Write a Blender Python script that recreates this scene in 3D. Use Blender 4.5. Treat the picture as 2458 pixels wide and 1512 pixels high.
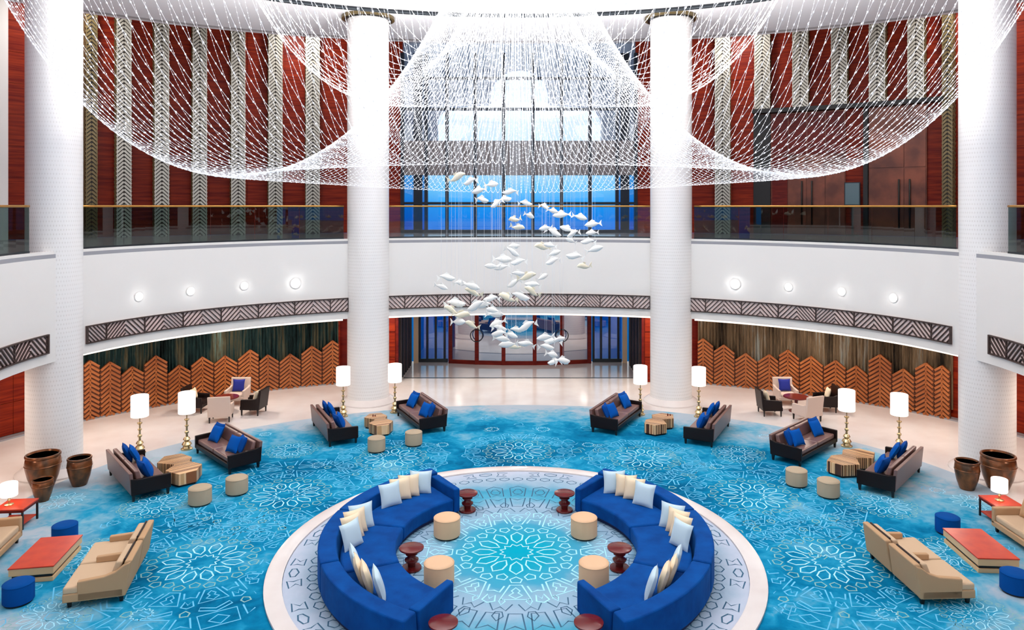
import bpy, math, random
from mathutils import Vector, Matrix
random.seed(7)
for o in list(bpy.data.objects): bpy.data.objects.remove(o)
S = bpy.context.scene
COL = S.collection
PI = math.pi
sin, cos = math.sin, math.cos

# ------------------------------------------------------------------ camera
CAMX, CAMH, FOC, VPX, VPY = 0.14, 7.0, 1760.0, 1256.6, 495.0
cam = bpy.data.cameras.new('camera'); camo = bpy.data.objects.new('camera', cam); COL.objects.link(camo)
camo.location = (CAMX, 0, CAMH); camo.rotation_euler = (PI/2, 0, 0)
cam.sensor_width = 36.0; cam.lens = 36.0*FOC/2458.0
cam.shift_x = (1229.0-VPX)/2458.0; cam.shift_y = -(756.0-VPY)/2458.0
cam.clip_end = 400
S.camera = camo
S.view_settings.view_transform = 'Standard'; S.view_settings.look = 'None'
S.view_settings.gamma = 1.0; S.view_settings.use_curve_mapping = False
S.view_settings.exposure = 0.1

def lin(c):
    c = c/255.0
    return c/12.92 if c <= 0.04045 else ((c+0.055)/1.055)**2.4
def rgb(r, g, b): return (lin(r), lin(g), lin(b), 1.0)

# ------------------------------------------------------------------ sky and sea outside
W = bpy.data.worlds.new('sky'); S.world = W; W.use_nodes = True
nt = W.node_tree; nt.nodes.clear()
wo = nt.nodes.new('ShaderNodeOutputWorld'); wb = nt.nodes.new('ShaderNodeBackground')
tc = nt.nodes.new('ShaderNodeTexCoord'); sx = nt.nodes.new('ShaderNodeSeparateXYZ')
mr = nt.nodes.new('ShaderNodeMapRange'); cr = nt.nodes.new('ShaderNodeValToRGB')
mr.inputs[1].default_value = -0.2; mr.inputs[2].default_value = 0.3
nt.links.new(tc.outputs['Generated'], sx.inputs[0]); nt.links.new(sx.outputs['Z'], mr.inputs[0])
nt.links.new(mr.outputs[0], cr.inputs[0]); nt.links.new(cr.outputs[0], wb.inputs[0]); nt.links.new(wb.outputs[0], wo.inputs[0])
el = cr.color_ramp.elements
el[0].position = 0.0; el[0].color = rgb(14, 92, 150)
el[1].position = 1.0; el[1].color = rgb(242, 246, 250)
for p, c in ((0.33, rgb(6, 124, 234)), (0.40, rgb(36, 160, 250)), (0.45, rgb(110, 200, 250)), (0.52, rgb(196, 230, 252)), (0.65, rgb(226, 243, 255))):
    e = el.new(p); e.color = c
wb.inputs[1].default_value = 1.0

# ------------------------------------------------------------------ large lights
def area(name, loc, rot, size, power, col=(1, 1, 1), shape='DISK', sy=None):
    l = bpy.data.lights.new(name, 'AREA'); l.shape = shape; l.size = size
    if sy: l.size_y = sy
    l.energy = power; l.color = col
    o = bpy.data.objects.new(name, l); COL.objects.link(o); o.location = loc; o.rotation_euler = rot
    return o
area('overhead_fill_light', (0, 17.0, 13.6), (0, 0, 0), 9.0, 420, (1.0, 0.985, 0.96))  # added overhead fill above the chandelier, out of view
area('fill_light_left', (-7.5, 6.0, 13.4), (0.35, -0.1, 0), 6.0, 260, (1, 0.99, 0.97))  # added fill light beyond the frame, left side
area('fill_light_right', (7.5, 6.0, 13.4), (0.35, 0.1, 0), 6.0, 260, (1, 0.99, 0.97))  # its twin, likewise added on the right

for k in range(18):                                    # added upward lights, hidden in the bead strings, to brighten the ceiling
    a = 2*PI*(k+.5)/18
    area('ceiling_fill_light', (6.6*cos(a), 17.5+4.7*sin(a), 8.6), (PI, 0, 0), .25, 195, (1.0, .965, .925))
# ------------------------------------------------------------------ pixel -> place helpers
def at(px, py, d):
    return Vector((CAMX+(px-VPX)*d/FOC, d, CAMH-(py-VPY)*d/FOC))
def ground(px, py, z=0.0):
    return at(px, py, FOC*(CAMH-z)/(py-VPY))
class Ell:
    def __init__(s, rx, ry, cy, cx=0.0): s.rx, s.ry, s.cy, s.cx = rx, ry, cy, cx
    def p(s, t, off=0.0):
        x, y = s.rx*cos(t), s.ry*sin(t)
        if off:
            nx, ny = cos(t)/s.rx, sin(t)/s.ry; l = math.hypot(nx, ny)
            x -= off*nx/l; y -= off*ny/l
        return Vector((s.cx+x, s.cy+y, 0))
    def hit(s, px):                                    # far crossing of a sight line with the curve
        k = (px-VPX)/FOC
        a = (k/s.rx)**2+(1/s.ry)**2
        b = 2*(k*(CAMX-s.cx)/s.rx**2 - s.cy/s.ry**2)
        c = ((CAMX-s.cx)/s.rx)**2+(s.cy/s.ry)**2-1
        d = (-b+math.sqrt(max(0, b*b-4*a*c)))/(2*a)
        x = CAMX+k*d-s.cx; y = d-s.cy
        return math.atan2(y/s.ry, x/s.rx), d
class Balc(Ell):
    def hit(s, px):                                    # past the picture edges the balcony simply runs on round the curve
        if px < 0: return PI+.40, 14.5
        if px > 2458: return -.40, 14.5
        return Ell.hit(s, px)
FASC = Balc(11.95, 9.3, 18.0)      # edge of the balcony
LOWW = Ell(16.5, 12.4, 18.0)       # walls under the balcony
UPW = Ell(22.0, 17.0, 18.0)        # walls of the upper gallery
CEIL = Ell(19.5, 12.7, 18.0)
CARP = Ell(11.8, 8.8, 17.0)
Z2, ZS, ZC = 5.77, 3.01, 13.8      # gallery floor, soffit, ceiling

# ------------------------------------------------------------------ materials
MATS = {}
def mat(name, col, rough=0.5, metal=0.0, emit=0.0, ecol=None, spec=None, noise=None, bump=None, trans=None):
    m = bpy.data.materials.new(name); m.use_nodes = True
    n = m.node_tree.nodes; b = n['Principled BSDF']; L = m.node_tree.links
    b.inputs['Base Color'].default_value = col
    b.inputs['Roughness'].default_value = rough; b.inputs['Metallic'].default_value = metal
    if spec is not None: b.inputs['Specular IOR Level'].default_value = spec
    if emit: b.inputs['Emission Color'].default_value = ecol or col; b.inputs['Emission Strength'].default_value = emit
    if noise:                                          # (second colour, scale, stretch)
        c2, sc, st = noise
        t = n.new('ShaderNodeTexCoord'); mp = n.new('ShaderNodeMapping'); nz = n.new('ShaderNodeTexNoise')
        mp.inputs['Scale'].default_value = st; nz.inputs['Scale'].default_value = sc; nz.inputs['Detail'].default_value = 5
        mx = n.new('ShaderNodeMix'); mx.data_type = 'RGBA'; mx.inputs[6].default_value = col; mx.inputs[7].default_value = c2
        mm = n.new('ShaderNodeMapRange'); mm.inputs[1].default_value = .35; mm.inputs[2].default_value = .65
        L.new(t.outputs['Object'], mp.inputs[0]); L.new(mp.outputs[0], nz.inputs[0]); L.new(nz.outputs[0], mm.inputs[0])
        L.new(mm.outputs[0], mx.inputs[0]); L.new(mx.outputs[2], b.inputs['Base Color'])
    if bump:
        t = n.new('ShaderNodeTexCoord'); nz = n.new('ShaderNodeTexNoise'); nz.inputs['Scale'].default_value = bump[0]
        bp = n.new('ShaderNodeBump'); bp.inputs['Strength'].default_value = bump[1]
        L.new(t.outputs['Object'], nz.inputs[0]); L.new(nz.outputs[0], bp.inputs['Height']); L.new(bp.outputs[0], b.inputs['Normal'])
    MATS[name] = m
    return m
def glass(name, tint, refl, rough=0.02):
    m = bpy.data.materials.new(name); m.use_nodes = True
    n = m.node_tree.nodes; L = m.node_tree.links; n.remove(n['Principled BSDF']); out = n['Material Output']
    tr = n.new('ShaderNodeBsdfTransparent'); tr.inputs[0].default_value = tint
    gl = n.new('ShaderNodeBsdfGlossy'); gl.inputs['Roughness'].default_value = rough
    mx = n.new('ShaderNodeMixShader'); mx.inputs[0].default_value = refl
    L.new(tr.outputs[0], mx.inputs[1]); L.new(gl.outputs[0], mx.inputs[2]); L.new(mx.outputs[0], out.inputs[0])
    MATS[name] = m
    return m
WHITE = mat('white_plaster', rgb(230, 227, 223), .6)
CEILM = mat('ceiling_plaster', rgb(232, 230, 234), .7)
MARBLE = mat('polished_marble', rgb(232, 226, 222), .13, noise=(rgb(222, 212, 207), .8, (1, 1, 1)))
GREYST = mat('grey_stone', rgb(150, 150, 156), .15)
REDW = mat('red_wood', rgb(104, 18, 7), .45, spec=.15, noise=(rgb(142, 44, 16), 2.2, (.35, .35, 6)))
REDD = mat('dark_red_wood', rgb(88, 12, 7), .4, spec=.2, noise=(rgb(112, 26, 14), 2.0, (1, 1, 6)))
BRONZ = mat('bronze_panel', rgb(140, 74, 50), .42, .2, noise=(rgb(92, 44, 30), 1.2, (1, 1, 1)))
BLACK = mat('black_recess', rgb(12, 10, 10), .5)
SILVER = mat('silver_lattice', rgb(190, 186, 174), .4, .25)
GOLDL = mat('gold_lattice', rgb(116, 100, 66), .4, .4)
DARKL = mat('dark_lattice_board', rgb(48, 40, 32), .6)  # dark backing board behind the pilaster bars
FRET = mat('dark_fret', rgb(62, 46, 42), .5)
FRETB = mat('fret_backing', rgb(236, 212, 206), .6)
WOODB = mat('screen_board', rgb(104, 54, 24), .5, noise=(rgb(84, 40, 16), 3, (1, 1, 4)))
WOODS = mat('screen_slat', rgb(186, 110, 56), .42, noise=(rgb(160, 88, 42), 2, (1, 1, 1)))
BRASS = mat('brass', rgb(206, 184, 142), .25, .85)
BRASSD = mat('brass_rail', rgb(190, 140, 70), .3, .85)
STEEL = mat('dark_steel', rgb(40, 46, 52), .35, .4)
BLUEV = mat('blue_velvet', rgb(0, 74, 150), .8, spec=.1, bump=(60, .05), noise=(rgb(0, 58, 128), 3, (1, 1, 1)))
BLUEV.node_tree.nodes['Principled BSDF'].inputs['Sheen Weight'].default_value = .12
BLUEV.node_tree.nodes['Principled BSDF'].inputs['Sheen Tint'].default_value = rgb(60, 160, 240)
NAVY = mat('navy_base', rgb(4, 30, 78), .8)
BLUEC = mat('blue_cushion', rgb(2, 84, 172), .85, spec=.1, bump=(80, .08))
BLUECD = mat('blue_cushion_deep', rgb(4, 70, 150), .85, spec=.1, bump=(80, .08))
BLUEO = mat('blue_ottoman', rgb(0, 72, 146), .85, spec=.1, bump=(70, .05))
PALEC = mat('pale_blue_cushion', rgb(196, 220, 232), .8, bump=(90, .06))
CREAMC = mat('cream_cushion', rgb(240, 220, 188), .8, bump=(90, .06))
BEIGE = mat('beige_fabric', rgb(190, 154, 118), .9, spec=.15, bump=(120, .05))
BEIGEL = mat('beige_seat', rgb(204, 176, 146), .9, spec=.15, bump=(120, .05))
TAUPE = mat('taupe_leather', rgb(176, 158, 132), .6)
PEACH = mat('peach_leather', rgb(222, 182, 144), .6)
PIPE = mat('dark_piping', rgb(44, 32, 28), .7)
LEATH = mat('dark_leather', rgb(26, 15, 14), .4, spec=.25, bump=(25, .05))
LEATLIT = mat('lit_leather', rgb(122, 90, 84), .36, bump=(20, .06))  # the dark leather again, with reflected light put into a paler colour
LEGM = mat('black_leg', rgb(18, 14, 14), .4)
MAROON = mat('maroon_lacquer', rgb(104, 26, 26), .22)
REDT = mat('red_lacquer_top', rgb(206, 60, 22), .3, noise=(rgb(190, 46, 18), 4, (1, 1, 1)))
BLOND = mat('blond_wood', rgb(232, 190, 140), .5)
POT = mat('bronze_glaze', rgb(150, 88, 48), .25, .45, noise=(rgb(78, 60, 46), 4, (1, 1, .8)))
POTI = mat('pot_inside', rgb(62, 20, 10), .7)
FISHM = mat('white_porcelain', rgb(246, 246, 242), .3)
FISHG = mat('ivory_porcelain', rgb(238, 230, 206), .3)
WIREM = mat('clear_wire', rgb(225, 232, 238), .3)
GREYCH = mat('greige_upholstery', rgb(206, 184, 170), .8, bump=(90, .05))
NAVYC = mat('navy_cushion', rgb(14, 32, 130), .8)
def curtain_mat(name, cols, sc):
    m = mat(name, cols[0], .85, spec=.1); n = m.node_tree.nodes; L = m.node_tree.links
    t = n.new('ShaderNodeTexCoord'); mp = n.new('ShaderNodeMapping'); mp.inputs['Scale'].default_value = (sc, sc, .18)
    nz = n.new('ShaderNodeTexNoise'); nz.inputs['Scale'].default_value = 1; nz.inputs['Detail'].default_value = 6; nz.inputs['Roughness'].default_value = .75
    r = n.new('ShaderNodeValToRGB'); L.new(t.outputs['Object'], mp.inputs[0]); L.new(mp.outputs[0], nz.inputs[0]); L.new(nz.outputs[0], r.inputs[0]); L.new(r.outputs[0], n['Principled BSDF'].inputs['Base Color'])
    q = r.color_ramp.elements; q[0].position = .36; q[0].color = cols[0]; q[1].position = .68; q[1].color = cols[-1]
    for i, c in enumerate(cols[1:-1]): z = q.new(.36+.32*(i+1)/(len(cols)-1)); z.color = c
    return m
TEALC = curtain_mat('teal_curtain', (rgb(14, 20, 20), rgb(36, 60, 60), rgb(92, 84, 62), rgb(110, 140, 132)), 2.2)
TANC = curtain_mat('brown_curtain', (rgb(28, 26, 24), rgb(88, 74, 58), rgb(128, 108, 84), rgb(150, 156, 150)), 2.2)
SHADE = mat('lit_lampshade', rgb(255, 246, 238), .7, emit=1.0, ecol=rgb(255, 247, 240))
BULB = mat('lit_lens', rgb(255, 255, 255), .5, emit=6.0)
COVE = mat('cove_strip', rgb(255, 240, 226), .5, emit=1.15, ecol=rgb(255, 238, 222))
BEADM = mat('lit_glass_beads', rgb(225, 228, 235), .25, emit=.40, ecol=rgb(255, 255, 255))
SPAND = mat('spandrel', rgb(128, 122, 122), .6)
MULL = mat('dark_mullion', rgb(26, 34, 46), .4, .3)
ARCHW = mat('pale_blue_render', rgb(206, 222, 240), .7)
CREAMP = mat('cream_post', rgb(226, 196, 164), .5)
SCREEN = mat('grey_display', rgb(96, 116, 120), .2)
GLC = glass('clear_balustrade_glass', (.86, .92, .95, 1), .04)
GLW = glass('window_glass', (.96, .98, 1, 1), .05)
GLB = glass('blue_glass', (.30, .62, .82, 1), .12)
GLD = glass('door_glass', (.30, .55, .68, 1), .52)
GLR = glass('balustrade_glass', (.46, .54, .53, 1), .05)

# column mosaic: rows of small pearl dots round the shaft
COLM = mat('pearl_mosaic', rgb(238, 236, 234), .35)
def column_nodes():
    n = COLM.node_tree.nodes; L = COLM.node_tree.links; b = n['Principled BSDF']
    t = n.new('ShaderNodeTexCoord'); s = n.new('ShaderNodeSeparateXYZ'); L.new(t.outputs['Object'], s.inputs[0])
    def M(op, a, c=None):
        q = n.new('ShaderNodeMath'); q.operation = op
        for i, v in enumerate((a, c)):
            if v is None: continue
            if isinstance(v, (int, float)): q.inputs[i].default_value = v
            else: L.new(v, q.inputs[i])
        return q.outputs[0]
    ang = M('ARCTAN2', s.outputs['Y'], s.outputs['X'])
    u = M('MULTIPLY', ang, 64/(2*PI)); v = M('MULTIPLY', s.outputs['Z'], 9.0)
    par = M('MULTIPLY', M('MODULO', M('ADD', M('FLOOR', v), 1000), 2.0), .5)
    du = M('SUBTRACT', M('FRACT', M('ADD', M('ADD', u, par), 100)), .5); dv = M('SUBTRACT', M('FRACT', v), .5)
    r = M('SQRT', M('ADD', M('MULTIPLY', du, du), M('MULTIPLY', dv, dv)))
    k = M('LESS_THAN', r, .24)
    nz = n.new('ShaderNodeTexNoise'); nz.inputs['Scale'].default_value = .9; L.new(t.outputs['Object'], nz.inputs[0])
    k2 = M('MULTIPLY', k, M('MULTIPLY', nz.outputs[0], .75))
    mx = n.new('ShaderNodeMix'); mx.data_type = 'RGBA'; mx.inputs[6].default_value = rgb(238, 236, 234); mx.inputs[7].default_value = rgb(204, 199, 194)
    L.new(k2, mx.inputs[0]); L.new(mx.outputs[2], b.inputs['Base Color'])
column_nodes()

# woven carpet: blue with watery patches, paler towards its rim
CARPM = mat('woven_carpet', rgb(10, 130, 180), .95, spec=.05)
def carpet_nodes():
    n = CARPM.node_tree.nodes; L = CARPM.node_tree.links; b = n['Principled BSDF']
    t = n.new('ShaderNodeTexCoord')
    n1 = n.new('ShaderNodeTexNoise'); n1.inputs['Scale'].default_value = .42; n1.inputs['Detail'].default_value = 7; n1.inputs['Roughness'].default_value = .62
    n2 = n.new('ShaderNodeTexNoise'); n2.inputs['Scale'].default_value = 2.4; n2.inputs['Detail'].default_value = 5; n2.inputs['Distortion'].default_value = 1.5
    L.new(t.outputs['Object'], n1.inputs[0]); L.new(t.outputs['Object'], n2.inputs[0])
    mp = n.new('ShaderNodeMapping'); mp.inputs['Location'].default_value = (0, -17/8.8, 0); mp.inputs['Scale'].default_value = (1/11.8, 1/8.8, 0)
    ln = n.new('ShaderNodeVectorMath'); ln.operation = 'LENGTH'
    L.new(t.outputs['Object'], mp.inputs[0]); L.new(mp.outputs[0], ln.inputs[0])
    e = n.new('ShaderNodeMapRange'); e.inputs[1].default_value = .70; e.inputs[2].default_value = 1.0; e.inputs[3].default_value = -.06; e.inputs[4].default_value = .34
    L.new(ln.outputs['Value'], e.inputs[0])
    a = n.new('ShaderNodeMath'); a.operation = 'MULTIPLY_ADD'; a.inputs[1].default_value = .35
    L.new(n2.outputs[0], a.inputs[0])
    a2 = n.new('ShaderNodeMath'); L.new(n1.outputs[0], a2.inputs[0]); L.new(e.outputs[0], a2.inputs[1]); L.new(a2.outputs[0], a.inputs[2])
    r = n.new('ShaderNodeValToRGB'); L.new(a.outputs[0], r.inputs[0]); L.new(r.outputs[0], b.inputs['Base Color'])
    q = r.color_ramp.elements
    q[0].position = .45; q[0].color = rgb(2, 88, 128); q[1].position = .98; q[1].color = rgb(168, 182, 194)
    for p, c in ((.60, rgb(6, 120, 162)), (.70, rgb(34, 146, 186)), (.82, rgb(108, 168, 194))):
        z = q.new(p); z.color = c
carpet_nodes()
RUGM = mat('round_rug', rgb(190, 206, 222), .95, spec=.05)
def rug_nodes():
    n = RUGM.node_tree.nodes; L = RUGM.node_tree.links; b = n['Principled BSDF']
    t = n.new('ShaderNodeTexCoord'); ln = n.new('ShaderNodeVectorMath'); ln.operation = 'LENGTH'; L.new(t.outputs['Object'], ln.inputs[0])
    nz = n.new('ShaderNodeTexNoise'); nz.inputs['Scale'].default_value = 1.6; nz.inputs['Detail'].default_value = 5; L.new(t.outputs['Object'], nz.inputs[0])
    a = n.new('ShaderNodeMath'); a.operation = 'MULTIPLY_ADD'; a.inputs[1].default_value = .9; L.new(nz.outputs[0], a.inputs[0]); L.new(ln.outputs['Value'], a.inputs[2])
    d = n.new('ShaderNodeMath'); d.operation = 'DIVIDE'; d.inputs[1].default_value = 5.2; L.new(a.outputs[0], d.inputs[0])
    r = n.new('ShaderNodeValToRGB'); L.new(d.outputs[0], r.inputs[0]); L.new(r.outputs[0], b.inputs['Base Color'])
    q = r.color_ramp.elements
    q[0].position = .08; q[0].color = rgb(0, 160, 186); q[1].position = .96; q[1].color = rgb(188, 196, 212)
    for p, c in ((.22, rgb(24, 158, 186)), (.33, rgb(70, 158, 190)), (.40, rgb(134, 176, 200)), (.52, rgb(152, 180, 202)), (.62, rgb(84, 166, 194)), (.70, rgb(70, 156, 186)), (.80, rgb(146, 176, 196))):
        z = q.new(p); z.color = c
rug_nodes()
LINEC = mat('carpet_line_cyan', rgb(168, 230, 248), .95)
LINEB = mat('carpet_line_blue', rgb(98, 190, 228), .95)
LINEG = mat('carpet_line_sage', rgb(130, 182, 182), .95)
LINED = mat('carpet_line_slate', rgb(60, 102, 130), .95)
# striped table wood
STRIPE = mat('striped_wood', rgb(226, 180, 130), .4)
def stripe_nodes():
    n = STRIPE.node_tree.nodes; L = STRIPE.node_tree.links; b = n['Principled BSDF']
    t = n.new('ShaderNodeTexCoord'); mp = n.new('ShaderNodeMapping'); mp.inputs['Scale'].default_value = (44, .05, .05); mp.inputs['Rotation'].default_value = (0, 0, .5)
    w = n.new('ShaderNodeTexNoise'); w.inputs['Scale'].default_value = 1.0; w.inputs['Detail'].default_value = 0
    L.new(t.outputs['Object'], mp.inputs[0]); L.new(mp.outputs[0], w.inputs[0])
    r = n.new('ShaderNodeValToRGB'); r.color_ramp.interpolation = 'CONSTANT'; L.new(w.outputs[0], r.inputs[0]); L.new(r.outputs[0], b.inputs['Base Color'])
    q = r.color_ramp.elements
    q[0].position = 0; q[0].color = rgb(84, 46, 24); q[1].position = .43; q[1].color = rgb(236, 192, 142)
    for p, c in ((.50, rgb(214, 164, 112)), (.56, rgb(240, 200, 152)), (.60, rgb(146, 88, 48))):
        z = q.new(p); z.color = c
stripe_nodes()

# ------------------------------------------------------------------ mesh builder
class MB:
    def __init__(s): s.v, s.f = [], []
    def add(s, vs, fs, M=None):
        o = len(s.v)
        s.v += [tuple(M @ Vector(p)) if M else tuple(p) for p in vs]
        s.f += [tuple(i+o for i in f) for f in fs]
        return s
    def box(s, c, d, rz=0, M=None):
        hx, hy, hz = d[0]/2, d[1]/2, d[2]/2; ca, sa = cos(rz), sin(rz)
        vs = []
        for z in (-hz, hz):
            for x, y in ((-hx, -hy), (hx, -hy), (hx, hy), (-hx, hy)):
                vs.append((c[0]+x*ca-y*sa, c[1]+x*sa+y*ca, c[2]+z))
        return s.add(vs, [(3, 2, 1, 0), (4, 5, 6, 7), (0, 1, 5, 4), (1, 2, 6, 5), (2, 3, 7, 6), (3, 0, 4, 7)], M)
    def hexa(s, lo, hi):                                # two matching loops of points
        n = len(lo)
        return s.add(list(lo)+list(hi), [tuple(range(n-1, -1, -1)), tuple(range(n, 2*n))]+[(i, (i+1) % n, n+(i+1) % n, n+i) for i in range(n)])
    def prism(s, pts, z0, z1, M=None):
        n = len(pts)
        return s.add([(x, y, z0) for x, y in pts]+[(x, y, z1) for x, y in pts],
                     [tuple(range(n-1, -1, -1)), tuple(range(n, 2*n))]+[(i, (i+1) % n, n+(i+1) % n, n+i) for i in range(n)], M)
    def lathe(s, prof, n=24, c=(0, 0, 0), M=None):
        vs, fs = [], []
        for r, z in prof:
            for k in range(n):
                a = 2*PI*k/n; vs.append((c[0]+r*cos(a), c[1]+r*sin(a), c[2]+z))
        for j in range(len(prof)-1):
            for k in range(n):
                k2 = (k+1) % n; fs.append((j*n+k, j*n+k2, (j+1)*n+k2, (j+1)*n+k))
        if prof[0][0] > 1e-4: fs.append(tuple(range(n-1, -1, -1)))
        if prof[-1][0] > 1e-4: fs.append(tuple(range((len(prof)-1)*n, len(prof)*n)))
        return s.add(vs, fs, M)
    def tube(s, pts, r, n=6, closed=False):
        pts = [Vector(p) for p in pts]; m = len(pts); vs, fs = [], []
        for i, p in enumerate(pts):
            a = pts[(i-1) % m] if (closed or i) else p; b = pts[(i+1) % m] if (closed or i < m-1) else p
            t = (b-a); t = t.normalized() if t.length > 1e-9 else Vector((0, 0, 1))
            u = t.cross(Vector((0, 0, 1))); u = u.normalized() if u.length > 1e-3 else Vector((1, 0, 0))
            w = t.cross(u)
            for k in range(n):
                q = 2*PI*k/n; vs.append(p+(u*cos(q)+w*sin(q))*r)
        for i in range(m if closed else m-1):
            j = (i+1) % m
            for k in range(n):
                k2 = (k+1) % n; fs.append((i*n+k, i*n+k2, j*n+k2, j*n+k))
        if not closed: fs += [tuple(range(n-1, -1, -1)), tuple(range((m-1)*n, m*n))]
        return s.add(vs, fs)
    def bar(s, a, b, w, h, up):                         # straight bar from a to b, width w across, height h along up
        a, b, up = Vector(a), Vector(b), Vector(up).normalized()
        t = (b-a).normalized(); sd = t.cross(up).normalized()
        lo = [a-sd*w/2, a+sd*w/2, b+sd*w/2, b-sd*w/2]
        return s.hexa(lo, [p+up*h for p in lo])
    def ribbon(s, pts, w, z, closed=False):
        m = len(pts); L, R = [], []
        for i in range(m):
            a = pts[(i-1) % m] if (closed or i) else pts[i]; b = pts[(i+1) % m] if (closed or i < m-1) else pts[i]
            dx, dy = b[0]-a[0], b[1]-a[1]; l = math.hypot(dx, dy) or 1
            nx, ny = -dy/l*w/2, dx/l*w/2
            L.append((pts[i][0]+nx, pts[i][1]+ny, z)); R.append((pts[i][0]-nx, pts[i][1]-ny, z))
        return s.add(L+R, [(m+i, m+(i+1) % m, (i+1) % m, i) for i in range(m if closed else m-1)])
    def build(s, name, m, parent=None, smooth=False, bevel=0, seg=2, kind=None):
        me = bpy.data.meshes.new(name); me.from_pydata(s.v, [], s.f); me.materials.append(m)
        if smooth:
            for p in me.polygons: p.use_smooth = True
        me.validate()
        o = bpy.data.objects.new(name, me); COL.objects.link(o); o.parent = parent
        if bevel:
            b = o.modifiers.new('bevel', 'BEVEL'); b.width = bevel; b.segments = seg; b.limit_method = 'ANGLE'
        if kind: o['kind'] = kind
        return o
def smooth_sharp(o, ang=40):
    for p in o.data.polygons: p.use_smooth = True
    o.data.set_sharp_from_angle(angle=math.radians(ang))
    return o
def tag(o, label, cat, group=None):
    o['label'] = label; o['category'] = cat
    if group: o['group'] = group
    return o
def thing(name, label, cat, loc=(0, 0, 0), rz=0, group=None):
    o = bpy.data.objects.new(name, None); COL.objects.link(o); o.location = loc; o.rotation_euler = (0, 0, rz)
    o.empty_display_size = .1
    return tag(o, label, cat, group)
def copy_tree(o, parent=None):
    c = o.copy(); COL.objects.link(c); c.parent = parent
    for ch in list(o.children): copy_tree(ch, c)
    return c
def struct(o): o['kind'] = 'structure'; return o
def face(dx, dy): return math.atan2(dy, dx)+PI/2        # turn a thing whose front is -Y to look along (dx,dy)

# ------------------------------------------------------------------ room shell
def arc_slab(mb, e, t0, t1, z0, z1, o0, o1, n=48):      # curved wall between offsets o0 (inner) and o1 (outer, negative = outwards)
    vs = []
    for i in range(n+1):
        t = t0+(t1-t0)*i/n; a, b = e.p(t, o0), e.p(t, o1)
        vs += [(a.x, a.y, z0), (a.x, a.y, z1), (b.x, b.y, z1), (b.x, b.y, z0)]
    fs = [(0, 1, 2, 3), tuple(4*n+k for k in (3, 2, 1, 0))]
    for i in range(n):
        p, q = 4*i, 4*i+4
        fs += [(p, q, q+1, p+1), (p+1, q+1, q+2, p+2), (p+2, q+2, q+3, p+3), (p+3, q+3, q, p)]
    return mb.add(vs, fs)
def ring_slab(mb, e0, e1, t0, t1, z0, z1, n=64):        # slab between two curves
    vs = []
    for i in range(n+1):
        t = t0+(t1-t0)*i/n; a, b = e0.p(t), e1.p(t)
        vs += [(a.x, a.y, z0), (a.x, a.y, z1), (b.x, b.y, z1), (b.x, b.y, z0)]
    fs = [(0, 1, 2, 3), tuple(4*n+k for k in (3, 2, 1, 0))]
    for i in range(n):
        p, q = 4*i, 4*i+4
        fs += [(p, q, q+1, p+1), (p+1, q+1, q+2, p+2), (p+2, q+2, q+3, p+3), (p+3, q+3, q, p)]
    return mb.add(vs, fs)
T0, T1 = -.75, PI+.75
m = MB(); m.box((0, 13.5, -.1), (48, 39.2, .2)); struct(m.build('floor', MARBLE))
m = MB(); ring_slab(m, FASC, Ell(21.9, 16.9, 18), T0, T1, ZS, Z2-.1, 96); smooth_sharp(struct(m.build('wall_balcony', WHITE)))
m = MB(); ring_slab(m, FASC, Ell(21.9, 16.9, 18), T0, T1, Z2-.1, Z2, 96); struct(m.build('floor_gallery', GREYST))
m = MB(); arc_slab(m, FASC, T0, T1, Z2, Z2+.07, -.02, -.22, 96); struct(m.build('trim_1', WHITE))
# lower and upper walls
tA = LOWW.hit(816)[0]; tB = LOWW.hit(1680)[0]
m = MB(); arc_slab(m, LOWW, tA, T1, 0, ZS, 0, -.2, 64); struct(m.build('wall_left', REDW))
m = MB(); arc_slab(m, LOWW, T0, tB, 0, ZS, 0, -.2, 64); struct(m.build('wall_right', REDW))
uA = UPW.hit(925)[0]; uB = UPW.hit(1570)[0]
m = MB(); arc_slab(m, UPW, uA, T1, Z2, 15.1, 0, -.2, 64); struct(m.build('wall_upper_left', REDW))
m = MB(); arc_slab(m, UPW, T0, uB, Z2, 15.1, 0, -.2, 64); struct(m.build('wall_upper_right', REDW))
# ceiling with its lip, roof above the gallery
N = 96
m = MB(); m.prism([tuple(CEIL.p(2*PI*k/N))[:2] for k in range(N)], ZC, ZC+.25); struct(m.build('ceiling', CEILM))
m = MB(); m.box((0, 16, 15.2), (50, 44, .2)); struct(m.build('ceiling_roof', WHITE))
m = MB(); arc_slab(m, CEIL, T0, T1, ZC-.05, ZC, .55, .49, 96); struct(m.build('trim_2', SPAND))
m = MB(); m.box((0, -2.6, 2.9), (48, .2, 5.8)); struct(m.build('wall_front', WHITE))
# plaster pier at the far left of the gallery
for px0, px1 in ((-60, 14),):
    m = MB(); t0 = UPW.hit(px1)[0]; t1 = UPW.hit(px0)[0]
    arc_slab(m, UPW, t0, t1, Z2, 15.0, .25, .02, 8); struct(m.build('wall_pier', WHITE))

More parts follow.
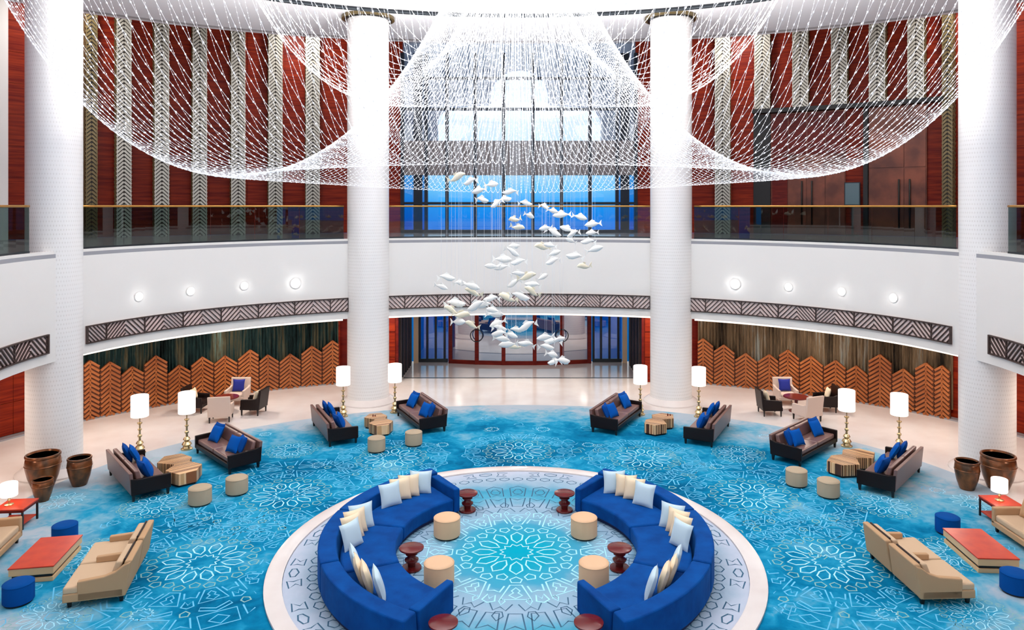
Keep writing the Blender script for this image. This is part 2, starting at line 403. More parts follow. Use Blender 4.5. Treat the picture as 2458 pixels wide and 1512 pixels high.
# ------------------------------------------------------------------ columns
def column(x, y, r, label):
    t = thing('column', label, 'column', (x, y, 0), 0, 'white mosaic columns')
    m = MB(); m.lathe([(r, .16), (r, ZC+.02)], 64); smooth_sharp(m.build('shaft', COLM, t))
    m = MB(); m.lathe([(r+.24, 0), (r+.24, .04), (r+.17, .10), (r+.03, .2), (r-.02, .2)], 64); smooth_sharp(m.build('base_ring', MARBLE, t), 30)
    m = MB(); m.lathe([(r+.02, ZC-.11), (r+.2, ZC-.11), (r+.2, ZC-.01), (r+.02, ZC-.01)], 64); smooth_sharp(m.build('collar', GOLDL, t))
    m = MB(); m.lathe([(r+.03, ZC-.14), (r+.1, ZC-.14), (r+.1, ZC-.11), (r+.03, ZC-.11)], 64); m.build('collar_gap', BLACK, t)
    return t
column(-5.44, 26.35, .735, 'tall white mosaic column left of the entrance doors')
column(5.44, 26.35, .735, 'tall white mosaic column right of the entrance doors')
column(-12.27, 19.4, .655, 'thick white dotted column at the left edge beside the three pots')
column(12.4, 19.4, .655, 'thick white dotted column at the right edge behind two pots')

# ------------------------------------------------------------------ fretwork bands on the balcony face
def arclen_table(e, t0, t1, off, n=200):
    tab = [(0, t0)]; p = e.p(t0, off); s = 0
    for i in range(1, n+1):
        t = t0+(t1-t0)*i/n; q = e.p(t, off); s += (q-p).length; tab.append((s, t)); p = q
    return tab
def t_at(tab, s):
    for (s0, t0), (s1, t1) in zip(tab, tab[1:]):
        if s <= s1: return t0+(t1-t0)*(s-s0)/(s1-s0)
    return tab[-1][1]
def clip_seg(cx, cy, dx, dy, w, h):                      # line through c along d clipped to [0,w]x[0,h]
    lo, hi = -1e9, 1e9
    for p, d, mx in ((cx, dx, w), (cy, dy, h)):
        if abs(d) < 1e-9:
            if p < 0 or p > mx: return None
            continue
        a, b = -p/d, (mx-p)/d
        if a > b: a, b = b, a
        lo, hi = max(lo, a), min(hi, b)
    if hi-lo < .03: return None
    return (cx+dx*lo, cy+dy*lo), (cx+dx*hi, cy+dy*hi)
BZ0, BZ1 = 3.27, 3.76
def fret_band(px0, px1, label, seed):
    ta, tb = FASC.hit(px0)[0], FASC.hit(px1)[0]
    tab = arclen_table(FASC, ta, tb, .0); Ls = tab[-1][0]
    mid = FASC.p((ta+tb)/2)
    root = thing('fretwork_band', label, 'lattice', (mid.x, mid.y, 0), 0, 'fretwork bands around the balcony')
    off = Vector((mid.x, mid.y, 0))
    def P(s, z, o): q = FASC.p(t_at(tab, max(0, min(Ls, s))), o); return Vector((q.x, q.y, z))-off
    def strip(mb, s0, s1, z0, z1, o0, o1):
        n = max(1, int((s1-s0)/.4)); vs = []
        for i in range(n+1):
            s = s0+(s1-s0)*i/n
            vs += [P(s, z0, o0), P(s, z1, o0), P(s, z1, o1), P(s, z0, o1)]
        fs = [(0, 1, 2, 3), (4*n+3, 4*n+2, 4*n+1, 4*n)]
        for i in range(n):
            p, q = 4*i, 4*i+4
            fs += [(p, q, q+1, p+1), (p+1, q+1, q+2, p+2), (p+2, q+2, q+3, p+3), (p+3, q+3, q, p)]
        mb.add(vs, fs)
    m = MB(); strip(m, 0, Ls, BZ0, BZ1, .008, .016); m.build('backing', FRETB, root)
    m = MB()
    strip(m, 0, Ls, BZ0, BZ0+.034, .017, .075); strip(m, 0, Ls, BZ1-.034, BZ1, .017, .075)
    strip(m, 0, .05, BZ0+.034, BZ1-.034, .017, .075); strip(m, Ls-.05, Ls, BZ0+.034, BZ1-.034, .017, .075)
    m.build('frame', FRET, root)
    nb = max(2, round(Ls/.62)); bw = (Ls-.1)/nb; h = BZ1-BZ0-.068
    rnd = random.Random(seed)
    for k in range(nb):
        m = MB(); s0 = .05+k*bw; dire = 1 if k % 2 else -1
        pitch = .11 if rnd.random() < .8 else .085
        th = .025 if pitch > .1 else .018
        slope = 1.0; dx, dy = 1/math.sqrt(2), dire/math.sqrt(2)
        c = -h
        while c < bw+h:
            sg = clip_seg(c, 0 if dire > 0 else h, dx, dy, bw, h)
            if sg:
                (a0, a1), (b0, b1) = sg
                A, B = P(s0+a0, BZ0+.034+a1, .017), P(s0+b0, BZ0+.034+b1, .017)
                nrm = P(s0+bw/2, 0, .1)-P(s0+bw/2, 0, 0)
                m.bar(A, B, th, .04, nrm)
            c += pitch*math.sqrt(2)
        if k % 2 == 0: strip(m, s0+bw-.015, s0+bw+.015, BZ0+.034, BZ1-.034, .017, .06)
        m.build('slat_block', FRET, root)
fret_band(-60, 113, 'short dark chevron fretwork strip at the far left edge of the balcony', 1)
fret_band(204, 838, 'long dark chevron fretwork strip on the balcony face left of the doors', 2)
fret_band(928, 1563, 'dark chevron fretwork strip on the balcony above the entrance doors', 3)
fret_band(1648, 2287, 'long dark chevron fretwork strip on the balcony face right of the doors', 4)
fret_band(2377, 2520, 'short dark chevron fretwork strip at the far right edge of the balcony', 5)

# glowing cove under the balcony edge, one strip per bay
for px0, px1 in ((204, 826), (932, 1562), (1664, 2286)):
    ta, tb = FASC.hit(px0)[0], FASC.hit(px1)[0]
    m = MB(); arc_slab(m, FASC, tb, ta, ZS-.09, ZS, -.22, -.36, 48)
    lab = {204: 'glowing cove strip under the balcony left of the doors', 932: 'glowing cove strip under the balcony above the entrance doors', 1664: 'glowing cove strip under the balcony right of the doors'}[px0]
    tag(m.build('cove_light', COVE), lab, 'light strip', 'cove lights under the balcony')

# ------------------------------------------------------------------ balustrades
def balustrade(px0, px1, n, label, tint=GLR):
    ta, tb = FASC.hit(px0)[0], FASC.hit(px1)[0]; mid = FASC.p((ta+tb)/2)
    root = thing('glass_balustrade', label, 'balustrade', (mid.x, mid.y, Z2+.07), 0, 'glass balustrades of the gallery')
    off = Vector((mid.x, mid.y, Z2+.07))
    for k in range(n):
        m = MB(); g = .012/abs(tb-ta) if False else .004
        arc_slab(m, FASC, ta+(tb-ta)*(k+g)/n, ta+(tb-ta)*(k+1-g)/n, Z2+.072, 6.985, -.12, -.135, 4)
        m.v = [tuple(Vector(v)-off) for v in m.v]; m.build('glass_panel', tint, root)
    m = MB(); m.tube([tuple(FASC.p(ta+(tb-ta)*i/32, -.13)+Vector((0, 0, 7.0))-off) for i in range(33)], .032, 8)
    m.build('handrail', BRASSD, root, smooth=True)
    m = MB(); arc_slab(m, FASC, ta, tb, Z2+.07, Z2+.12, -.11, -.145, 32); m.v = [tuple(Vector(v)-off) for v in m.v]; m.build('base_channel', STEEL, root)
balustrade(-60, 82, 2, 'short glass balustrade with brass rail at the far left')
balustrade(206, 827, 6, 'glass balustrade with brass rail before the striped wall left of the window')
balustrade(932, 1561, 5, 'glass balustrade with thin rail in front of the blue window', GLC)
balustrade(1664, 2286, 6, 'glass balustrade with brass rail before the tall doors on the right')
balustrade(2408, 2520, 2, 'short glass balustrade with brass rail at the far right')

# ------------------------------------------------------------------ upper gallery: lattice pilasters
def pilaster(px, wpx, z0, z1, label, front=SILVER, group='lattice pilasters of the gallery'):
    t, d = UPW.hit(px); p = UPW.p(t, .22); w = wpx*d/FOC
    nrm = UPW.p(t, 1)-UPW.p(t, 0); rz = face(nrm.x, nrm.y)
    root = thing('lattice_pilaster', label, 'pilaster', (p.x, p.y, z0), rz, group)
    H = z1-z0; D = .42
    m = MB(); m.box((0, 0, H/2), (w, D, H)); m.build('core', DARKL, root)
    m = MB(); pitch = .155; z = -w
    for sgn in (-1, 1):                                  # herringbone on the front
        c = -w
        while c < H:
            sg = clip_seg(0, c, 1/math.sqrt(2), 1/math.sqrt(2), w/2-.01, H)
            if sg:
                (a0, a1), (b0, b1) = sg
                m.bar((sgn*(w/2-a0), -D/2, a1), (sgn*(w/2-b0), -D/2, b1), .075, .03, (0, -1, 0))
            c += pitch
    m.build('lattice', front, root, kind='stuff')
    m = MB()
    for sgn in (-1, 1):                                  # slanted slats on the sides
        c = -D
        while c < H:
            sg = clip_seg(0, c, 1/math.sqrt(2), 1/math.sqrt(2), D, H)
            if sg:
                (a0, a1), (b0, b1) = sg
                m.bar((sgn*w/2, -D/2+a0, a1), (sgn*w/2, -D/2+b0, b1), .05, .02, (sgn, 0, 0))
            c += pitch*1.2
    m.build('side_lattice', GOLDL, root, kind='stuff')
    m = MB()
    for sgn in (-1, 1): m.box((sgn*(w/2-.015), -D/2-.02, H/2), (.03, .04, H))
    m.build('edge_strip', front, root)
ordn = ['first', 'second', 'third', 'fourth', 'fifth', 'sixth']
pilaster(213, 24, Z2, 15, 'dark gold lattice pilaster just right of the left edge column', GOLDL)
for i, px in enumerate((292, 384, 476, 569, 659, 749)):
    pilaster(px, 31, Z2, 15, 'silver herringbone lattice pilaster, %s from the left on the left red wall' % ordn[i])
pilaster(1736, 34, Z2, 15, 'full-height silver lattice pilaster right of the right rear column')
for i, px in enumerate((1832, 1924, 2018, 2110, 2204)):
    pilaster(px, 35, 11.25, 15, 'short silver lattice pilaster hanging above the tall doors, %s from the left' % ordn[i])
pilaster(2281, 22, Z2, 15, 'dark gold lattice pilaster just left of the right edge column', GOLDL)

# red wood panel joints on the gallery walls: shallow raised boards between the pilasters
def wall_boards(e, edges, z0, z1, rows, m_, parent, off=.02, name='wood_panel'):
    for a, b in edges:
        ta, tb = e.hit(a)[0], e.hit(b)[0]
        for r in range(rows):
            mb = MB(); arc_slab(mb, e, tb, ta, z0+(z1-z0)*r/rows+.012, z0+(z1-z0)*(r+1)/rows-.012, off, .001, 4); mb.build(name, m_, parent)
wl = bpy.data.objects['wall_upper_left']; wr = bpy.data.objects['wall_upper_right']
wall_boards(UPW, [(226, 276), (318, 368), (410, 460), (502, 553), (594, 643), (684, 733), (774, 830), (930, 968), (16, 64)], Z2, 15, 8, REDW, wl)
wall_boards(UPW, [(1668, 1712), (1758, 1808), (1527, 1563), (2428, 2470)], Z2, 15, 8, REDW, wr)
wall_boards(UPW, [(1852, 1903), (1944, 1997), (2039, 2090), (2132, 2184), (2226, 2268)], 11.3, 15, 3, REDW, wr)

# tall doors under the short pilasters
def up_frame(px, off):
    t, d = UPW.hit(px); p = UPW.p(t, off); return p, d
def upper_block(name, pa, pb, z0, z1, m_, off0, off1, parent=None):
    ta, tb = UPW.hit(pa)[0], UPW.hit(pb)[0]
    mb = MB(); arc_slab(mb, UPW, tb, ta, z0, z1, off1, off0, 4); return mb.build(name, m_, parent)
struct(upper_block('trim_portal', 1808, 2272, 11.12, 11.3, BLACK, .01, .5))
d1 = upper_block('door_1', 1852, 2030, Z2+.01, 11.1, BRONZ, .02, .10); struct(d1)
for a, b in ((1853, 1892), (1893, 1937), (1938, 1982), (1983, 2029)):
    upper_block('door_leaf', a+1, b-1, Z2+.05, 9.2, REDD if a < 1893 or a > 1983 else BRONZ, .10, .14, d1)
    upper_block('transom_panel', a+1, b-1, 9.26, 11.05, REDD, .10, .14, d1)
def pull(px, z0, z1, parent, off=.2):
    p, d = up_frame(px, off)
    mb = MB(); mb.tube([(p.x, p.y, z0), (p.x, p.y, z1)], .035, 8); mb.build('door_handle', BLACK, parent, smooth=True)
pull(1926, 6.2, 8.1, d1); pull(1950, 6.2, 8.1, d1)
struct(upper_block('opening_dark', 1809, 1850, Z2+.01, 11.1, BLACK, .02, .08))  # black slab standing in for the dark of an open recess
d3 = upper_block('door_3', 2086, 2226, Z2+.01, 11.1, BRONZ, .02, .10); struct(d3)
for a, b in ((2088, 2171), (2173, 2224)):
    upper_block('door_leaf', a, b, Z2+.05, 8.55, BRONZ, .10, .14, d3); upper_block('transom_panel', a, b, 8.6, 11.05, BRONZ, .10, .14, d3)
pull(2160, 6.1, 8.1, d3); pull(2186, 6.1, 8.1, d3)
struct(upper_block('trim_3', 2074, 2085, Z2+.01, 11.1, BLACK, .02, .22))
wall_boards(UPW, [(2228, 2270)], Z2, 11.1, 5, REDW, wr)
pa, dd = up_frame(2048, .22); nrm = UPW.p(UPW.hit(2048)[0], 1)-UPW.p(UPW.hit(2048)[0], 0)
t = thing('display_panel', 'grey upright display panel between the two tall upper doors', 'display', (pa.x, pa.y, Z2), face(nrm.x, nrm.y))
m = MB(); m.box((0, 0, 1.75), (.62, .08, .98)); m.build('frame', STEEL, t, bevel=.01)
m = MB(); m.box((0, -.045, 1.75), (.54, .012, .9)); m.build('screen', SCREEN, t)
m = MB(); m.box((0, .02, .63), (.08, .05, 1.26)); m.box((0, 0, .015), (.5, .3, .03)); m.build('stand', STEEL, t)

# ------------------------------------------------------------------ big window of the gallery
WY = 34.0
def wx(px): return CAMX+(px-VPX)*WY/FOC
def wz(py): return CAMH-(py-VPY)*WY/FOC
m = MB(); m.box(((wx(925)+wx(966))/2, WY+.1, 10.4), (wx(966)-wx(925), .2, 9.3)); struct(m.build('wall_window_left', REDW))
m = MB(); m.box(((wx(1526)+wx(1572))/2, WY+.1, 10.4), (wx(1572)-wx(1526), .2, 9.3)); struct(m.build('wall_window_right', REDW))
win = bpy.data.objects.new('window_1', None); COL.objects.link(win); win.location = (0, WY, Z2); struct(win)
off = Vector((0, WY, Z2))
def wb_(name, x0, x1, z0, z1, y0, y1, mt):
    mb = MB(); mb.box(((x0+x1)/2, (y0+y1)/2-WY, (z0+z1)/2-Z2), (x1-x0, y1-y0, z1-z0)); return mb.build(name, mt, win)
mpx = [966, 1023, 1073, 1141, 1209, 1279, 1348, 1416, 1481, 1526]
for k, px in enumerate(mpx): wb_('mullion', wx(px)-.075, wx(px)+.075, Z2, ZC+.3, WY-.08, WY+.14, MULL)
wb_('mullion', wx(1003)-.2, wx(1003)+.2, Z2, ZC+.3, WY-.02, WY+.1, MULL); wb_('mullion', wx(1500)-.2, wx(1500)+.2, Z2, ZC+.3, WY-.02, WY+.1, MULL)
for py in (488, 262, 188): wb_('transom', wx(966), wx(1526), wz(py)-.06, wz(py)+.06, WY-.06, WY+.12, MULL)
wb_('sill', wx(966), wx(1526), Z2, Z2+.14, WY-.1, WY+.14, MULL)
wb_('spandrel_panel', wx(966), wx(1526), wz(420), wz(338), WY-.05, WY+.4, SPAND)
for a, b in zip(mpx, mpx[1:]):
    wb_('glass_pane', wx(a)+.076, wx(b)-.076, Z2+.14, wz(420), WY+.02, WY+.04, GLW if 1023 <= a < 1481 else GLB)
    wb_('glass_pane', wx(a)+.076, wx(b)-.076, wz(338), ZC+.2, WY+.02, WY+.04, GLW)
# pale building outside with a cloud-shaped arch
AY = 36.5
def ap(px, py): q = at(px, py, AY); return (q.x, q.z)
hole = []
for k in range(13): a = PI*k/12; hole.append(ap(1247+70*cos(a), 232-66*sin(a)))
hole.append(ap(1178, 250))
for k in range(9): a = PI/2+PI/2*k/8; hole.append(ap(1090+40*cos(a), 297-40*sin(a)))
hole += [ap(1050, 338), ap(1247, 338), ap(1443, 338)]
for k in range(9): a = PI/2*k/8; hole.append(ap(1403+40*cos(a), 297-40*sin(a)))
hole.append(ap(1316, 250))
cxz = ap(1247, 285); outer = []
x0, x1, z0, z1 = -7.2, 7.4, 8.6, 15.6
for x, z in hole:
    dx, dz = x-cxz[0], z-cxz[1]; k = 1e9
    if dx > 1e-6: k = min(k, (x1-cxz[0])/dx)
    if dx < -1e-6: k = min(k, (x0-cxz[0])/dx)
    if dz > 1e-6: k = min(k, (z1-cxz[1])/dz)
    if dz < -1e-6: k = min(k, (z0-cxz[1])/dz)
    outer.append((cxz[0]+dx*k, cxz[1]+dz*k))
m = MB(); n = len(hole); vs = []
for y in (AY, AY+.35): vs += [(x, y, z) for x, z in hole]+[(x, y, z) for x, z in outer]
fs = []
for i in range(n):
    j = (i+1) % n
    fs += [(i, j, n+j, n+i), (2*n+j, 2*n+i, 3*n+i, 3*n+j), (j, i, 2*n+i, 2*n+j)]
m.add(vs, fs); struct(m.build('wall_outside', ARCHW))

# ------------------------------------------------------------------ entrance under the balcony
for sg, nm in ((-1, 'left'), (1, 'right')):
    m = MB(); m.box((sg*6.2, 29.3, ZS/2), (2.7, .2, ZS)); w_ = struct(m.build('wall_entrance_'+nm, REDD))
    for r in range(3):
        m = MB(); m.box((sg*5.28, 29.18, .5+r*1.0), (.62, .04, .97)); m.build('wood_panel', REDW, w_)
    m = MB(); m.box((sg*4.93, 31.1, ZS/2), (.16, 3.5, ZS)); w_ = struct(m.build('wall_vestibule_'+nm, STEEL))
    for k in range(7):
        m = MB(); m.box((sg*4.82, 29.65+k*.42, ZS/2), (.06, .16, ZS-.02)); m.build('slat', BLACK if k % 2 else FRET, w_)
    m = MB(); m.box((sg*4.66, 32.75, ZS/2), (.2, .16, ZS)); struct(m.build('trim_post_'+nm, CREAMP))
    sw = bpy.data.objects.new('window_2' if sg < 0 else 'window_3', None); COL.objects.link(sw); sw.location = (sg*3.9, 32.95, 0); struct(sw)
    m = MB(); m.box((0, 0, ZS/2), (1.3, .03, ZS-.02)); m.build('glass_pane', GLB, sw)
    for q in (-.62, -.28, .1, .5):
        m = MB(); m.box((q, -.02, ZS/2), (.10, .08, ZS-.02)); m.build('mullion', MULL, sw)
    m = MB(); m.box((0, -.02, .08), (1.3, .1, .16)); m.build('sill', STEEL, sw)
dr = bpy.data.objects.new('door_4', None); COL.objects.link(dr); dr.location = (0, 32.3, 0); struct(dr)
def dy(x): return .42*(x/3.15)**2
posts = [-3.12, -1.93, -.74, .63, 1.84, 3.08]
for x in posts:
    m = MB(); m.box((x, dy(x), ZS/2), (.17, .16, ZS-.02)); m.build('door_post', REDD, dr)
for a, b in zip(posts, posts[1:]):
    ya, yb = dy(a), dy(b); ang = math.atan2(yb-ya, b-a); L = math.hypot(b-a, yb-ya)-.17
    m = MB(); m.box(((a+b)/2, (ya+yb)/2, ZS/2), (L, .03, ZS-.03), ang); m.build('glass_pane', GLD, dr)
    m = MB(); m.box(((a+b)/2, (ya+yb)/2, .09), (L, .1, .18), ang); m.build('bottom_rail', REDD, dr)
for x in (posts[1], posts[4]):
    m = MB(); y = dy(x)-.14
    m.tube([(x+.27*cos(2*PI*k/28), y, 1.3+.27*sin(2*PI*k/28)) for k in range(28)], .022, 6, True); m.build('ring_handle', STEEL, dr, smooth=True)
# grey stone threshold
m = MB(); m.prism([(-4.75, 29.95), (4.75, 29.95), (4.75, 32.9), (-4.75, 32.9)], 0, .004); struct(m.build('trim_threshold', mat('threshold_stone', rgb(196, 190, 192), .08)))
m = MB(); m.box((0, 29.9, .003), (9.5, .12, .006)); struct(m.build('trim_threshold_line', STEEL))

# ------------------------------------------------------------------ carved wooden screens and curtains under the balcony
def carved_screen(pk, top, pxa, pxb, label, clabel, cm):
    E = LOWW
    root = thing('carved_screen', label, 'screen', (0, 0, 0), 0, 'carved wooden mountain screens')
    edges = [pxa]+[(a+b)/2 for a, b in zip(pk, pk[1:])]+[pxb]
    mid = E.p(E.hit((pxa+pxb)/2)[0], .3); root.location = (mid.x, mid.y, 0); off = Vector((mid.x, mid.y, 0))
    for i, (px, py) in enumerate(zip(pk, top)):
        a = E.p(E.hit(edges[i])[0], .22); b = E.p(E.hit(edges[i+1])[0], .22); c, d = E.hit(px); 
        zt = CAMH-(py-VPY)*d/FOC
        dirv = (b-a); w = dirv.length; dirv.normalize(); c0 = max(.2, min(.8, (E.p(c, .22)-a).dot(dirv)/w))*w
        nrm = Vector((-dirv.y, dirv.x, 0)); 
        if nrm.dot(Vector((0, 0, 0))-a) < 0: nrm = -nrm
        sl = .76; zl = zt-c0*sl; zr = zt-(w-c0)*sl; g = .008
        prof = [(g, .0), (w-g, .0), (w-g, zr), (c0, zt), (g, zl)]
        front = [a+dirv*x+nrm*.06+Vector((0, 0, z))-off for x, z in prof]; back = [p-nrm*.06 for p in front]
        m = MB(); m.hexa(back, front); pn = m.build('screen_panel', WOODB, root)
        m = MB()
        def B(x0, z0, x1, z1, wd): m.bar(a+dirv*x0+nrm*.06+Vector((0, 0, z0))-off, a+dirv*x1+nrm*.06+Vector((0, 0, z1))-off, wd, .035, nrm)
        B(c0, .02, c0, zt-.03, .05)
        z = zt-.05
        while z > -w*sl:
            for x1 in (g+.02, w-g-.02):
                ze = z-abs(x1-c0)*sl; x0_, z0_ = c0, z
                x1_, z1_ = x1, ze
                if z0_ < .03: continue
                if z1_ < .02:
                    f = (z0_-.02)/(z0_-z1_); x1_ = x0_+(x1_-x0_)*f; z1_ = .02
                if abs(x1_-x0_) > .03: B(x0_, z0_, x1_, z1_, .07)
            z -= .15
        m.build('carved_slats', WOODS, pn, kind='stuff')
    # curtain behind
    ta, tb = E.hit(pxa)[0], E.hit(pxb)[0]; n = 420; vs = []
    for i in range(n+1):
        t = ta+(tb-ta)*i/n; o = .08+.035*sin(i*1.13)+.02*sin(i*.37+1)
        p = E.p(t, o)-off; vs += [(p.x, p.y, .3), (p.x, p.y, ZS-.01)]
    m = MB(); m.add(vs, [(2*i, 2*i+2, 2*i+3, 2*i+1) for i in range(n)])
    cu = m.build('curtain', cm, None, smooth=True); cu.location = off
    tag(cu, clabel, 'curtain', 'curtains behind the carved screens')
carved_screen([207, 256, 310, 368, 425, 481, 536, 597, 640, 694, 746, 796], [861, 864, 875, 849, 871, 852, 849, 835, 847, 845, 826, 813], 190, 812,
              'carved wooden screen with zigzag mountain top on the left wall', 'dark teal pleated curtain above the left carved screen', TEALC)
carved_screen([1690, 1740, 1793, 1850, 1895, 1951, 2011, 2061, 2119, 2176, 2231, 2270], [808, 823, 843, 846, 835, 850, 860, 873, 846, 880, 866, 873], 1676, 2290,
              'carved wooden screen with zigzag mountain top on the right wall', 'brown grey pleated curtain above the right carved screen', TANC)
# skirting below the walls
m = MB(); arc_slab(m, LOWW, tA, T1, 0, .05, .30, .0, 48); struct(m.build('baseboard_left', GREYST))
m = MB(); arc_slab(m, LOWW, T0, tB, 0, .05, .30, .0, 48); struct(m.build('baseboard_right', GREYST))
wall_boards(LOWW, [(-60, -8), (-6, 30), (31, 62)], .06, ZS-.02, 3, REDW, bpy.data.objects['wall_left'], .03)
wall_boards(LOWW, [(2428, 2460), (2461, 2500)], .06, ZS-.02, 3, REDW, bpy.data.objects['wall_right'], .03)

# round spotlights let into the balcony face
for i, (px, py) in enumerate(((333, 712), (457, 699), (586, 686), (709, 680), (1765, 682), (1893, 689), (2021, 700), (2145, 715))):
    t, d = FASC.hit(px); p = FASC.p(t, .012); z = CAMH-(py-VPY)*d/FOC; nrm = FASC.p(t, 1)-FASC.p(t, 0); nrm.normalize()
    side = 'left' if i < 4 else 'right'
    o = thing('recessed_spotlight', 'round glowing spotlight on the %s balcony face, %s from the left' % (side, ordn[i % 4]), 'spotlight', (p.x, p.y, z), 0, 'spotlights in the balcony face')
    R = nrm.to_track_quat('Z', 'Y').to_matrix().to_4x4(); r = .14 if i in (3, 4) else .10
    m = MB(); m.lathe([(r, -.02), (r, .012)], 24, M=R); m.build('lens', BULB, o)
    m = MB(); m.lathe([(r+.002, -.01), (r+.035, -.01), (r+.035, .012), (r+.002, .018)], 24, M=R); m.build('trim_ring', WHITE, o)
    l = bpy.data.lights.new('spotlight_glow', 'POINT'); l.energy = 3.0 if i in (3, 4) else 1.2; l.shadow_soft_size = .03
    lo = bpy.data.objects.new('spotlight_glow', l); COL.objects.link(lo); lo.location = Vector((p.x, p.y, z))+nrm*.10

# added warm fill lights under the soffit, out of sight
for k in range(11):
    t = -.35+(PI+.7)*k/10
    p = (FASC.p(t)+LOWW.p(t))*.5
    if k in (5,): p = Vector((0, 29.2, 0))
    area('soffit_fill_light', (p.x, p.y, ZS-.03), (0, 0, 0), .5, 62, (1.0, .86, .74))
for k in range(9):
    t = -.25+(PI+.5)*k/8
    p = (CEIL.p(t)+UPW.p(t))*.5
    if abs(k-4) < 1: continue
    area('gallery_fill_light', (p.x, p.y, 15.05), (0, 0, 0), 1.0, 170, (1.0, .95, .9))  # added unseen light to brighten the gallery walls

# ------------------------------------------------------------------ carpet, marble ring, round rug
RC = Vector((0, 14.8, 0)); RR = 4.82
m = MB(); NC = 120
m.prism([tuple(CARP.p(2*PI*k/NC))[:2] for k in range(NC)], .0, .008)
carpet = tag(m.build('carpet', CARPM), 'large blue oval carpet with pale rosettes covering the lobby floor', 'carpet')
m = MB(); m.lathe([(RR-.32, .006), (RR-.32, .05), (RR-.29, .06), (RR-.03, .06), (RR, .05), (RR, .006)], 128, tuple(RC)); struct(smooth_sharp(m.build('trim_marble_ring', MARBLE), 30))
m = MB(); m.prism([((RR-.325)*cos(2*PI*k/96), (RR-.325)*sin(2*PI*k/96)) for k in range(96)], .009, .02)
rug = m.build('round_rug', RUGM); rug.location = (RC.x, RC.y, .0); tag(rug, 'round pale blue rug inside the white marble ring', 'rug')
lc, lb, lg, ld = MB(), MB(), MB(), MB()
def poly(mb, c, pts, w, z, closed=True):                 # pts given as (radius, angle)
    mb.ribbon([(c[0]+r*sin(a), c[1]+r*cos(a)) for r, a in pts], w, z, closed)
def rosette(c, k, lev, z=.0105, N=12, A=lc, B=lb, G=lg, w=.030):
    st = 2*PI/N
    poly(A, c, [((.31 if i % 2 else .235)*k, i*st/2) for i in range(2*N)], w*k, z)
    for i in range(N):
        a = i*st
        if lev >= 1:
            poly(A, c, [(.36*k, a), (.50*k, a-.36*st), (.68*k, a-.31*st), (.80*k, a), (.68*k, a+.31*st), (.50*k, a+.36*st)], w*k, z)
        if lev >= 2:
            for b_, rr in ((a, .98), (a+st/2, .90)):
                poly(G, c, [((rr-.09)*k, b_), (rr*k, b_-.2*st), ((rr+.10)*k, b_-.13*st), ((rr+.10)*k, b_+.13*st), (rr*k, b_+.2*st)], w*k*.9, z)
        if lev >= 3:
            poly(B, c, [(1.16*k, a-.16*st), (1.62*k, a-.30*st), (1.62*k, a+.30*st), (1.16*k, a+.16*st)], w*k, z)
            poly(B, c, [(1.24*k, a), (1.34*k, a-.1*st), (1.40*k, a-.05*st), (1.48*k, a-.14*st), (1.57*k, a), (1.48*k, a+.14*st), (1.40*k, a+.05*st), (1.34*k, a+.1*st)], w*k*.9, z)
            poly(B, c, [(1.2*k, a+.30*st), (1.4*k, a+.36*st), (1.36*k, a+.5*st), (1.4*k, a+.64*st), (1.2*k, a+.70*st)], w*k, z, False)
            poly(B, c, [(1.5*k, a+.42*st), (1.62*k, a+.5*st), (1.5*k, a+.58*st), (1.68*k, a+.62*st), (1.74*k, a+.5*st), (1.68*k, a+.38*st)], w*k, z)
        if lev >= 4:
            poly(B, c, [(1.78*k, a-.26*st), (1.90*k, a), (1.78*k, a+.26*st), (1.88*k, a+.28*st), (2.0*k, a), (1.88*k, a-.28*st)], w*k, z)
            poly(G, c, [(1.82*k, a+.5*st), (1.9*k, a+.42*st), (2.0*k, a+.44*st), (2.0*k, a+.56*st), (1.9*k, a+.58*st)], w*k, z)
            poly(B, c, [(2.06*k, a-.3*st), (2.5*k, a-.24*st), (2.5*k, a+.24*st), (2.06*k, a+.3*st)], w*k, z)
            poly(B, c, [(2.14*k, a), (2.28*k, a-.14*st), (2.44*k, a), (2.28*k, a+.14*st)], w*k, z)
            poly(B, c, [(2.06*k, a+.40*st), (2.4*k, a+.36*st), (2.3*k, a+.5*st), (2.4*k, a+.64*st), (2.06*k, a+.6*st)], w*k, z, False)
def inside(x, y): return (x/CARP.rx)**2+((y-CARP.cy)/CARP.ry)**2 < .97 and math.hypot(x-RC.x, y-RC.y) > RR+.02
for px, py, k, lev in ((487, 1350, 1.0, 4), (1988, 1350, 1.0, 4), (688, 1188, 1.0, 4), (1808, 1190, 1.0, 4), (1245, 1083, .95, 3), (940, 1100, .95, 3), (1546, 1100, .95, 3),
                       (122, 1478, .62, 2), (2352, 1478, .62, 2), (370, 1213, .72, 2), (2121, 1212, .72, 2), (150, 1202, .6, 1), (2335, 1206, .6, 1), (700, 1080, .7, 2), (1772, 1090, .7, 2),
                       (340, 1476, .62, 0), (2130, 1476, .62, 0), (490, 1239, .62, 0), (1994, 1243, .62, 0), (764, 1117, .6, 0), (1722, 1120, .6, 0), (1182, 1031, .7, 0), (1304, 1031, .7, 0),
                       (637, 1043, .6, 0), (1836, 1048, .6, 0), (1412, 1068, .6, 0), (1062, 1068, .6, 0), (2250, 1178, .6, 0), (230, 1330, .7, 2), (2290, 1330, .7, 2)):
    g = ground(px, py); rosette((g.x, g.y), k, lev)
